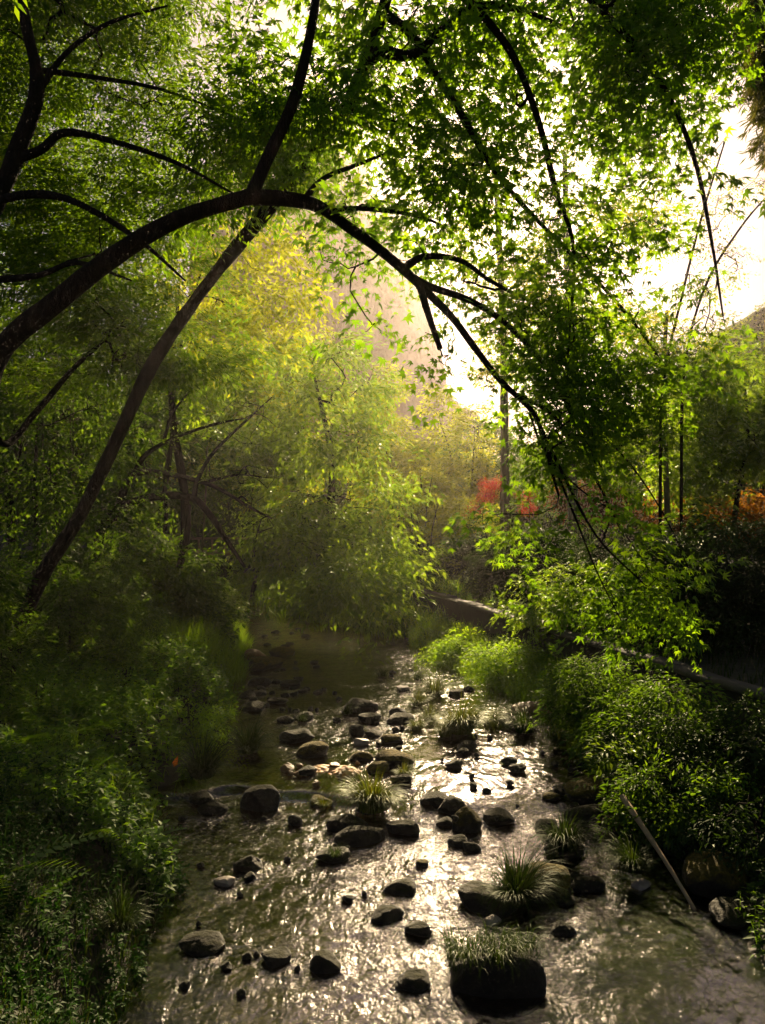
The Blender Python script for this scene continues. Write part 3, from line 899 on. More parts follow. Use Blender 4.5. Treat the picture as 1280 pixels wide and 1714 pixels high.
tree('pale_shrub', 'pale yellow-green twiggy shrub above the right end of the bend', W(690, 27), 27, 3.6,
     [C(690, 850, 27, 1.5, 1.3, 1.1), C(740, 880, 26, 1.3, 1.2, .9)], M['yellow'], S_fine, 115, .06, (0, 0), 150, size=1.0, per=2, stems=4, cat='shrub')
tree('green_shrub', 'blue-green leafy shrub over the dark bank beside the bright overhanging tree', W(700, 22), 22, 2.6,
     [C(690, 935, 22, 1.2, 1, .9), C(730, 960, 21, .9, .9, .7)], M['bright'], S_lance, 116, .05, (0, 0), 150, size=1.0, per=2, stems=3, cat='shrub')
tree('fuzzy_shrub', 'soft lime shrub between the twiggy shrub and the red maple', W(770, 25), 25, 2.6,
     [C(775, 880, 25, 1.1, 1, .8), C(800, 905, 24, 1.0, 1, .6)], M['yellow'], S_fine, 117, .05, (0, 0), 110, size=1.0, per=2, stems=3, cat='shrub')

# --- trees of the left bank behind the two big trunks
left = [
    # px, Y, h, label, mat, trunk_r, crowns, spray
    (300, 17, 8.5, 'green tree behind the leaning trunk with boughs reaching the glowing tree', 'bright', .14, [C(360, 560, 17, 1.8, 1.5, 1.7), C(420, 660, 17, 1.4, 1.3, 1.3), C(250, 500, 17, 1.6, 1.4, 1.6)], S_fine),
    (95, 18, 9, 'tall slim tree low on the left seen between the two big trunks', 'forest', .11, [C(150, 560, 18, 2.2, 1.6, 1.8), C(60, 640, 18, 1.8, 1.5, 1.6), C(200, 700, 18, 1.5, 1.3, 1.2)], S_fine),
    (30, 22, 8, 'shaded forest tree deep in the left wood', 'forest', .16, [C(20, 600, 22, 2.6, 2, 1.8), C(110, 620, 22, 2.2, 2, 1.6), C(-40, 640, 22, 2.5, 2, 1.8)], S_far),
    (230, 26, 8, 'tall leafy forest tree behind the arching bough', 'bright', .18, [C(230, 640, 26, 3.0, 2.4, 1.8), C(310, 680, 26, 2.6, 2.2, 1.8), C(160, 660, 26, 2.6, 2.2, 1.8)], S_far),
    (215, 16.6, 9.4, 'lime tree rising behind the crossing of the two trunks', 'yellow', .06, [C(430, 430, 16.6, 1.1, 1, 1.0), C(490, 500, 16.6, .9, .9, .8), C(400, 560, 16.6, 1.1, 1, .8), C(340, 470, 16.6, 1, 1, .8)], S_fine),
    (120, 34, 10, 'broadest pale green tree of the left wood', 'bright', .25, [C(120, 680, 34, 4, 3, 2.2), C(280, 690, 34, 3.6, 3, 2.2), C(-20, 660, 34, 4, 3, 2.4)], S_far),
    (430, 36, 10, 'hazy yellow tree at the far left of the cliff', 'yellow', .22, [C(430, 650, 36, 2.2, 2.2, 2.0), C(380, 690, 36, 2.6, 2.2, 2), C(330, 730, 36, 2.6, 2.2, 2)], S_far),
    (-40, 12.5, 8.4, 'dense dark tree closing the left edge behind the arching bough', 'feather', .12, [C(20, 330, 12.5, 1.6, 1.0, 1.5), C(130, 470, 12.5, 1.4, 1.0, 1.1), C(-40, 520, 12.5, 1.4, 1.0, 1.2), C(230, 330, 12.8, 1.2, 1, 1.2)], S_feather),
    (60, 14, 4.2, 'low bushy tree shading the left bank under the arching tree', 'forest', .08, [C(60, 740, 14, 1.6, 1.3, 1.2), C(150, 800, 14, 1.2, 1.2, 1.0), C(20, 850, 13, 1.3, 1.2, .9)], S_fine),
    (280, 23, 5.5, 'bushy tree behind the crooked little tree', 'forest', .09, [C(260, 780, 23, 2.2, 1.5, 1.6), C(345, 810, 23, 1.8, 1.5, 1.0), C(180, 850, 23, 1.9, 1.5, 1.4)], S_fine),
    (420, 25, 5, 'olive leafy tree between the crooked tree and the bright overhanging tree', 'bright', .09, [C(450, 760, 25, 1.3, 1.2, 1.1)], S_fine),
]
for k, (px, Y, h, lab, m_, tr, cr, sp) in enumerate(left):
    tree('forest_tree', lab, W(px, Y), Y, h, cr, M[m_], sp, 200 + k, tr, (2.0 if k == 4 else 0, 0), 90 if sp is S_far else 120,
         size=(1.25 if sp is S_far else (1.5 if Y > 17 else (1.1 if Y > 16 else .85))) * (Y / 24 if sp is S_far else 1), per=2, along=.3, group='trees of the left wood', thr=-.3)
# thin bare poles of saplings in the left wood
for k, (px, Y, top) in enumerate([(48, 16, 640), (72, 16.5, 600), (104, 15.5, 650), (128, 17, 590), (20, 17, 560), (330, 20, 640)]):
    x = W(px, Y); z = float(ground(np.array([x]), np.array([Y]))[0])
    root = thing('sapling', ['straight pale sapling at the left of the wood', 'second thin straight sapling of the left wood', 'thin leaning sapling between the poles of the left wood', 'taller thin sapling of the left wood', 'thin dark sapling close to the arching tree', 'thin sapling behind the crooked little tree'][k], 'sapling', (x, Y, z - .1), 'thin saplings in the left wood')
    T = Tree(300 + k)
    t_ = P(px + T.r.uniform(-20, 30), top, Y)
    T.limb([(x, Y, z - .1), (x + .1, Y, z + 1), t_ * [1, 1, .6] + np.array([0, 0, .4 * z]), t_], .035, .012)
    T.grow(ellipsoid_pts(30, t_ - [0, 0, .3], (.8, .8, 1.2), T.r, .3), .25, .1, .004, .2, 4)
    finish(root, T, M['forest'], S_fine, M['bark_pale'], 6, 1.0, 1, .2)

# --- crooked little tree of the left bank
base = P(150, 955, 15); base[2] = ground(base[0], base[1]) - .1
K = thing('crooked_tree', 'crooked little tree with dark curved limbs reaching over the left bank', 'tree', base)
T = Tree(14)
T.limb([base, P(165, 905, 15), P(205, 850, 15), P(262, 831, 14.9), P(320, 833, 14.8), P(350, 860, 14.7), P(380, 905, 14.6), P(410, 950, 14.6)], .11, .03)
T.limb([P(190, 870, 15), P(215, 805, 15), P(240, 790, 15.1), P(290, 795, 15.1), P(335, 806, 15), P(370, 820, 15), P(420, 850, 14.9), P(455, 868, 14.8)], .075, .018)
T.limb([P(325, 832, 14.8), P(330, 805, 15), P(355, 760, 15.2), P(400, 715, 15.4), P(455, 665, 15.6)], .055, .014)
T.limb([P(222, 800, 15), P(245, 760, 15.2), P(300, 730, 15.3), P(360, 710, 15.3), P(410, 700, 15.2)], .06, .014)
T.limb([P(275, 735, 15.2), P(290, 690, 15.3), P(330, 640, 15.4)], .04, .010)
T.limb([P(300, 950, 14.6), P(312, 900, 14.7), P(316, 845, 14.8)], .07, .045)
T.limb([P(272, 930, 15.1), P(278, 860, 15.1), P(275, 800, 15.2), P(285, 740, 15.3)], .042, .016)
T.limb([P(350, 805, 15), P(400, 795, 14.9), P(450, 800, 14.8)], .03, .008)
an = np.vstack([poly_anchor(60, [(200, 640), (420, 600), (480, 700), (470, 880), (400, 960), (330, 760), (220, 720)], 14.2, 16, T.r, -.05, .8, 33),
                poly_anchor(26, [(340, 780), (460, 760), (470, 860), (420, 900)], 14.2, 15.5, T.r, -.3, .8, 34)])
T.grow(an, .16, .12, .0075, .1, 0, .05)
finish(K, T, M['bright'], S_tiny, size=.75, per=1, along=.15, flat=.5)

# --- right side trees
def poletree(name, label, pts, Y, r_, crowns, leafm, sprays, seed, n, size=1.0, bark='bark_pale', group=None):
    b = P(*pts[0], Y); b[2] = min(b[2], ground(b[0], b[1])) - .1
    root = thing(name, label, 'tree', b, group)
    T = Tree(seed)
    T.limb([b] + [P(px, py, Y) for px, py in pts], r_, r_ * .4, 8)
    an = np.vstack([ellipsoid_pts(n, c, rr, T.r, .3, .6, -.15, seed + 5) for c, rr in crowns])
    T.grow(an, .3, .12, .005, .25, 4, .05)
    finish(root, T, leafm, sprays, M[bark], 8, size, 2, .25, .1)


gr = 'slender trees on the right bank'
poletree('slender_tree', 'slender mossy pole of a tree beside the red maple shrub', [(845, 880), (844, 700), (842, 560), (835, 400), (828, 265)], 24, .16,
         [C(790, 300, 24, .9, .8, 1.0), C(800, 420, 24, 1.3, 1, 1.2), C(870, 470, 24, 1.2, 1, 1.3), C(820, 590, 24, .9, .8, .7)], M['yellow'], S_fine, 401, 24, 1.0, group=gr)
poletree('slender_tree', 'thick straight tree in the middle of the hanging maple sprays', [(958, 870), (957, 720), (955, 560), (948, 400), (945, 260)], 20, .15,
         [C(960, 440, 20, 1.5, 1.2, 1.4), C(1020, 560, 20, 1.4, 1.1, 1.1), C(900, 560, 20, 1.1, 1, 1.0), C(1040, 400, 20, 1.2, 1, 1.2)], M['yellow'], S_fine, 402, 34, 1.0, group=gr)
poletree('slender_tree', 'slim yellow-barked tree in front of the orange shrubs', [(1118, 905), (1114, 780), (1110, 640), (1116, 520)], 17, .095,
         [C(1090, 610, 17, 1.3, 1, .8), C(1160, 690, 17, 1.3, 1, .7), C(1060, 740, 17, 1.1, .9, .55), C(1190, 600, 17, .9, .8, .6)], M['bright'], S_fine, 403, 60, .95, group=gr)
poletree('sparse_tree', 'sparse tall sapling against the pale sky at right', [(1105, 800), (1110, 640), (1140, 500), (1175, 360), (1215, 230)], 14, .035,
         [C(1170, 420, 14, .7, .6, 1.0), C(1120, 560, 14, .7, .6, .8), C(1200, 300, 14, .5, .5, .8)], M['yellow'], S_tiny, 404, 13, .6, 'bark')
poletree('sparse_tree', 'sparse sapling with long bare shoots leaning out right against the sky', [(1140, 830), (1145, 620), (1180, 480), (1240, 380), (1300, 310)], 13, .032,
         [C(1230, 410, 13, .6, .5, .5), C(1180, 520, 13, .5, .5, .6), C(1270, 330, 13, .4, .4, .3)], M['yellow'], S_tiny, 405, 11, .55, 'bark')
tree('tiered_maple', 'tiered green maple filling the right edge above the dark hedge', W(1240, 18), 18, 5.8,
     [C(1250, 650, 18, 1.4, 1.2, .7), C(1210, 740, 18, 1.3, 1.2, .5), C(1300, 760, 18, 1.3, 1.1, .6), C(1180, 800, 18, 1.0, .9, .4)], M['bright'], S_maple, 406, .09, (0, 0), 190, size=1.5, per=2)
tree('green_tree', 'deep green tree on the far right below the hill', W(1290, 26), 26, 7.5,
     [C(1290, 640, 26, 1.6, 1.4, 1.5), C(1270, 720, 26, 1.4, 1.2, 1.0)], M['forest'], S_fine, 407, .12, (0, 0), 150, size=1.6, per=2)
tree('green_tree', 'dusky green tree behind the hanging maple sprays', W(1010, 30), 30, 6.2,
     [C(1000, 760, 30, 2.2, 1.6, 1.4), C(930, 790, 30, 1.8, 1.5, 1.2), C(1080, 770, 30, 1.8, 1.5, 1.2)], M['forest'], S_fine, 408, .12, (0, 0), 220, size=1.8, per=2)
tree('red_maple', 'bright red maple shrub beside the slender mossy pole', W(815, 23), 23, 3.4,
     [C(816, 810, 23, .36, .4, .10), C(818, 832, 23, .26, .3, .12), C(798, 852, 23, .22, .3, .10)], M['red'], S_tiny, 409, .03, (0, 0), 80, size=.42, per=2, cat='shrub')
tree('red_maple', 'small orange-red maple shrub right of the slender mossy pole', W(880, 23.5), 23.5, 3.0,
     [C(878, 826, 23.5, .16, .2, .10), C(880, 848, 23.5, .28, .3, .10)], M['red'], S_tiny, 410, .03, (0, 0), 50, size=.4, per=2, cat='shrub')
for k, (px, py, Y, lab) in enumerate([(1150, 850, 21, 'low orange maple shrub right of the slim yellow-barked tree'), (1235, 860, 19, 'golden orange maple shrub above the dark hedge'), (1255, 742, 24, 'russet maple crown at the right edge'), (985, 838, 25, 'orange maple shrub behind the hanging maple sprays')]):
    tree('orange_maple', lab, W(px, Y), Y, H - (py - 857) / F * Y - .3,
         [C(px, py - 8, Y, 1.1, .8, .42), C(px + 30, py + 14, Y, .9, .7, .32)], M['orange'], S_fine, 420 + k, .04, (0, 0), 130, size=1.0, per=2, cat='shrub', group='orange maple shrubs')

# --- dark hedges and bushes on the right bank
def bush(name, label, px, py, Y, rr, leafm, sprays, seed, n, size=1.0, per=2, group=None, stems=4, thr=-.2, cat='bush'):
    c = P(px, py, Y)
    return tree(name, label, c[0], Y, max(.5, c[2] + rr[2] * .5 - float(ground(np.array([c[0]]), np.array([Y]))[0])),
                [(c, rr), (c + [rr[0] * .5, 0, -rr[2] * .6], (rr[0] * .8, rr[1] * .8, rr[2] * .8)), (c - [rr[0] * .5, 0, rr[2] * .65], (rr[0] * .8, rr[1] * .8, rr[2] * .8))],
                M[leafm], sprays, seed, .04, (0, 0), n, size=size, per=per, along=.5, group=group, cat=cat, stems=stems, thr=thr, freq=1.7, step=.2, shell=.5)


gh = 'dark hedge bushes on the right bank'
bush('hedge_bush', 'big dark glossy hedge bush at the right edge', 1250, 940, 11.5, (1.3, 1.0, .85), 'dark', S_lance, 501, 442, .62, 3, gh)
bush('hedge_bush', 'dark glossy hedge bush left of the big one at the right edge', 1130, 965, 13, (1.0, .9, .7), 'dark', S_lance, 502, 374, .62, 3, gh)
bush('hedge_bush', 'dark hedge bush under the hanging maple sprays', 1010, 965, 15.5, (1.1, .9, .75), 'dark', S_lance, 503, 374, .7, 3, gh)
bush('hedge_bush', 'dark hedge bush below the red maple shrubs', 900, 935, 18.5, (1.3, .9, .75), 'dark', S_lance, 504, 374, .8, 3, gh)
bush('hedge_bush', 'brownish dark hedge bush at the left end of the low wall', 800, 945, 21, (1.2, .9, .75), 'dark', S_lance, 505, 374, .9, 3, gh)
gl_ = 'leafy shrubs along the right waterside'
bush('leafy_shrub', 'bright leafy shrub arching over the low wall', 960, 985, 13.5, (.9, .6, .4), 'bright', S_fine, 511, 110, .75, 2, gl_)
bush('leafy_shrub', 'round pale green shrub at the end of the right grass bank', 1000, 1150, 9.9, (.55, .5, .38), 'forest', S_lance, 512, 130, .5, 3, gl_)
bush('leafy_shrub', 'broad-leaved green shrub right of the round pale shrub', 1110, 1205, 8.6, (.72, .6, .44), 'forest', S_lance, 513, 120, .62, 3, gl_)
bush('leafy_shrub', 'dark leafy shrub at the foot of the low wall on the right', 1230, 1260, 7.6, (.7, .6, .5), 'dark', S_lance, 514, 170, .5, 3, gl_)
bush('leafy_shrub', 'small lime plant leaning over the water below the broad-leaved shrub', 1045, 1265, 7.9, (.20, .2, .13), 'bright', S_lance, 515, 14, .55, 2, gl_)
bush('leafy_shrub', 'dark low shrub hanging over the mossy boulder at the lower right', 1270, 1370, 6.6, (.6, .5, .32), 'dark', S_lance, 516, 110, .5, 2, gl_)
bush('leafy_shrub', 'dark shrub standing behind the dry bamboo pole', 1130, 1330, 7.2, (.5, .4, .28), 'forest', S_lance, 517, 100, .45, 3, gl_)
bush('leafy_shrub', 'low bright green leafy mound between the sedge clumps and the low wall', 860, 1105, 13.2, (.75, .55, .26), 'grass', S_tiny, 518, 170, .6, 3, gl_)
bush('leafy_shrub', 'low bright green mound at the tip of the right grass bank', 770, 1085, 15.2, (.6, .5, .22), 'grass', S_tiny, 519, 130, .6, 3, gl_)
gb = 'shaded bushes on the left bank'
bush('shade_bush', 'dark drooping bush at the far end of the left grass', 265, 975, 15.2, (1.1, .9, .75), 'forest', S_fine, 521, 200, .9, 3, gb)
bush('shade_bush', 'twiggy olive bush over the far water beside the footbridge', 340, 1003, 19.5, (.8, .7, .42), 'bright', S_fine, 522, 110, .7, 2, gb)
bush('shade_bush', 'dark bush behind the foot of the leaning tree', 110, 985, 11.5, (1.1, .9, .7), 'forest', S_feather, 523, 150, .8, 2, gb)
bush('shade_bush', 'dark feathery bush at the left edge under the arching tree', -70, 1000, 8.6, (.6, .6, .6), 'forest', S_feather, 524, 150, .75, 2, gb)
bush('shade_bush', 'dusky bush between the leaning tree and the crooked tree', 190, 930, 14.5, (1.0, .9, .8), 'forest', S_fine, 525, 170, .9, 2, gb)

gm = 'sunny leafy mounds on the left bank'
bush('green_mound', 'bright green grassy mound beside the far left shallows', 362, 1098, 16.6, (.62, .5, .42), 'grass', S_tiny, 531, 210, .55, 4, gm)
bush('green_mound', 'broad leafy green mound on the left bank below the leaning tree', 205, 1195, 10.4, (1.0, .7, .34), 'grass', S_tiny, 532, 330, .5, 3, gm)
bush('green_mound', 'smaller leafy mound at the water edge beside the arching sedge', 318, 1225, 9.9, (.45, .4, .30), 'grass', S_tiny, 533, 150, .45, 3, gm)
bush('green_mound', 'leafy mound at the left edge below the dark feathery bush', 60, 1210, 9.0, (.9, .6, .36), 'weed', S_tiny, 534, 240, .5, 3, gm)

# --- dark branch hanging in from the top right corner
base = np.array([6.2, 8.6, .95])
Z = thing('drooping_conifer', 'dark weeping conifer sprays hanging into the top right corner', 'tree', base)
T = Tree(15)
T.limb([base, (6.2, 8.6, 4), (6.1, 8.5, 8), (6.0, 8.4, 11)], .16, .04)
T.limb([(6.1, 8.5, 8.2), P(1400, 40, 8.3), P(1320, 20, 8.2), P(1265, 60, 8.1)], .04, .01)
T.limb([(6.1, 8.5, 9.2), P(1400, -140, 8.3), P(1300, -160, 8.2), P(1240, -60, 8.1)], .04, .01)
an = poly_anchor(260, [(1235, -60), (1400, -200), (1400, 260), (1290, 230), (1262, 140)], 7.8, 8.6, T.r, -.5, 1.0, 51)
T.grow(an, .15, .1, .003, -.2, 12, .0)
S_con = []
for _ in range(4):
    t_ = r0.uniform(0, 1, 26)
    pos = np.stack([t_ * .3, r0.normal(0, .02, 26), r0.normal(0, .02, 26)], 1)
    S_con.append(stamp_arrays(T_diamond(.14), pos, np.stack([np.ones(26), r0.normal(0, .5, 26), r0.normal(0, .5, 26)], 1), r0.normal(size=(26, 3)), .11))
finish(Z, T, M['conifer'], S_con, size=1.0, per=3, along=.8, flat=.3, droop=1.2)

# --- unseen trees added over the near banks to shade the path and near water
for k, (x, y, lab) in enumerate([(7.6, 1.2, 'unseen broad tree added on the right bank to shade the near water'), (5.6, -3.5, 'unseen broad tree added for shade on the right bank beside the viewer')]):
    tree('added_shade_tree', lab, x, y, 9.5, [((x * .72, y + .5, 7.6), (3.6, 3.6, 1.3)), ((x, y, 6.0), (2.6, 2.6, 1.2))], M['forest'], S_fine, 600 + k, .2, (0, 0), 420, size=1.5, per=2, thr=-.5, along=.35, group='unseen trees added to shade the near banks')

# ------------------------------------------------------------------ low wall, footbridge, bamboo pole
def strip_along(mb_, ys_, xoff0, xoff1, z0, z1):
    xs_ = np.interp(ys_, WY, WX)
    n_ = len(ys_)
    V = []
    for xo, z_ in ((xoff0, z0), (xoff0, z1), (xoff1, z1), (xoff1, z0)):
        V.append(np.stack([xs_ + xo + .012 * snoise(np.stack([ys_, ys_ * 0], 1), 1.5, 5), ys_, np.full(n_, z_) + .02 * snoise(np.stack([ys_, ys_ * 0 + 3], 1), .6, 7)], 1))
    V = np.stack(V, 1).reshape(-1, 3)
    idx = np.arange(n_ * 4).reshape(n_, 4); nx = np.roll(idx, -1, 1)
    mb_.add(V, np.stack([idx[:-1], nx[:-1], nx[1:], idx[1:]], -1).reshape(-1, 4))
    mb_.add(V[:4], [[0, 1, 2, 3]]); mb_.add(V[-4:], [[3, 2, 1, 0]])


wall = thing('retaining_wall', 'low stone retaining wall with pale coping along the right bank', 'wall', (np.interp(12, WY, WX), 12, 0))
ysw = np.arange(2.0, 24, .25)
mb = MB(); strip_along(mb, ysw, -.04, .14, -.25, .93); mb.build('masonry', M['stone_wall'], wall)
mb = MB()
rc = np.random.default_rng(8)
for y0_ in np.arange(2.0, 23.6, .8):
    dz_, dx_ = rc.normal(0, .008), rc.normal(0, .008)
    strip_along(mb, np.linspace(y0_ + .008, y0_ + .79, 4), -.09 + dx_, .20 + dx_, .935, 1.0 + dz_)
mb.build('coping', M['coping'], wall)

fb = thing('footbridge', 'small weathered timber footbridge far upstream under the trees', 'bridge', (W(360, 31), 31, .9))
mb = MB(); box(mb, (W(360, 31), 31, 1.35), (3.4, 1.1, .14)); mb.build('deck', M['timber'], fb)
mb = MB(); box(mb, (W(360, 31), 30.5, 1.95), (3.4, .08, .10)); mb.build('handrail', M['timber'], fb)
for k in range(7):
    mb = MB(); box(mb, (W(360, 31) - 1.6 + k * .53, 30.5, 1.66), (.07, .07, .48)); mb.build('post', M['timber'], fb)
for s in (-1, 1):
    mb = MB(); box(mb, (W(360, 31) + s * 1.5, 31, .6), (.5, 1.2, 1.36)); mb.build('abutment', M['stone_wall'], fb)

bot, top_ = P(1163, 1520, 5.9), P(1041, 1333, 7.0)
bot[2] = -.06
mb = MB(); pp = catmull([bot, bot * .66 + top_ * .34 + [0, 0, .02], bot * .33 + top_ * .67 + [0, 0, .015], top_], 8)
tube(mb, pp, np.linspace(.012, .030, len(pp)) * (1 + .06 * np.sin(np.linspace(0, 25, len(pp)))), 8, .04, 3)
tag(mb.build('bamboo_pole', M['pole'], base=bot, smooth=True), 'dry tan bamboo pole slanting from the right bank into the water', 'pole')

# ------------------------------------------------------------------ rocks
def ico(n=3):
    t = (1 + 5 ** .5) / 2
    v = [(-1, t, 0), (1, t, 0), (-1, -t, 0), (1, -t, 0), (0, -1, t), (0, 1, t), (0, -1, -t), (0, 1, -t), (t, 0, -1), (t, 0, 1), (-t, 0, -1), (-t, 0, 1)]
    f = [(0, 11, 5), (0, 5, 1), (0, 1, 7), (0, 7, 10), (0, 10, 11), (1, 5, 9), (5, 11, 4), (11, 10, 2), (10, 7, 6), (7, 1, 8), (3, 9, 4), (3, 4, 2), (3, 2, 6), (3, 6, 8), (3, 8, 9), (4, 9, 5), (2, 4, 11), (6, 2, 10), (8, 6, 7), (9, 8, 1)]
    v = [np.array(a, float) / np.linalg.norm(a) for a in v]
    for _ in range(n):
        c, nf = {}, []
        def md(a, b):
            k = (min(a, b), max(a, b))
            if k not in c:
                m_ = v[a] + v[b]; v.append(m_ / np.linalg.norm(m_)); c[k] = len(v) - 1
            return c[k]
        for a, b, d in f:
            x, y, z_ = md(a, b), md(b, d), md(d, a)
            nf += [(a, x, z_), (b, y, x), (d, z_, y), (x, y, z_)]
        f = nf
    return np.array(v), np.array(f)


ICO3, ICO2 = ico(4), ico(2)


def rock_mesh(size, seed, ang=.5, lod=ICO3, rot=None):
    V, Tn = lod[0].copy(), lod[1]
    r = np.random.default_rng(seed)
    for _ in range(12):   # chop with planes for angular faces
        d = norm(r.normal(size=3)); lim = r.uniform(.48, .88)
        s = V @ d
        over = np.maximum(0, s - lim)
        V = V - np.outer(over * min(1.0, ang * 1.5), d)
    V = V * (1 + .16 * snoise(V, .7, seed, 2)[:, None]) + .045 * snoise(V, 2.6, seed + 1, 4)[:, None] * V
    a = r.uniform(-.35, .35) if rot is None else rot
    lo_, hi_ = V.min(0), V.max(0)
    V = (V - (lo_ + hi_) / 2) / ((hi_ - lo_) / 2)
    V = V * np.asarray(size) / 2
    ca, sa = math.cos(a), math.sin(a)
    return np.stack([V[:, 0] * ca - V[:, 1] * sa, V[:, 0] * sa + V[:, 1] * ca, V[:, 2]], 1), Tn


def rock(px, by, w, h, label, m_='rock', seed=0, z=0.0, ang=.6, group=None, name='rock', cat='rock', depth=.85, rot=None, tilt=0):
    Y = (H - z) * F / (by - 857.0)
    ww, hh = w / F * Y * 1.02, h / F * Y * .72
    x = W(px, Y)
    # the waterline is at mid-lower height of the stone
    dz = ww * depth
    view_slope = (H - z) / Y
    hz = max(.02 + .18 * ww, (hh - .35 * dz * view_slope) / max(.3, math.cos(math.atan(view_slope))))
    V, Tn = rock_mesh((ww, dz, hz * 1.75), seed, ang, rot=rot)
    if tilt:
        V = np.stack([V[:, 0] * math.cos(tilt) - V[:, 2] * math.sin(tilt), V[:, 1], V[:, 0] * math.sin(tilt) + V[:, 2] * math.cos(tilt)], 1)
    c = np.array([x, Y + dz * .42, z + .012 + hz * .125])
    V = V + c
    mb_ = MB(); mb_.add(V, None, Tn)
    o = mb_.build(name, M[m_], base=(c[0], c[1], z), smooth=True)
    tag(o, label, cat, group)
    RK.append((c[0], c[1], ww / 2, z))
    return o


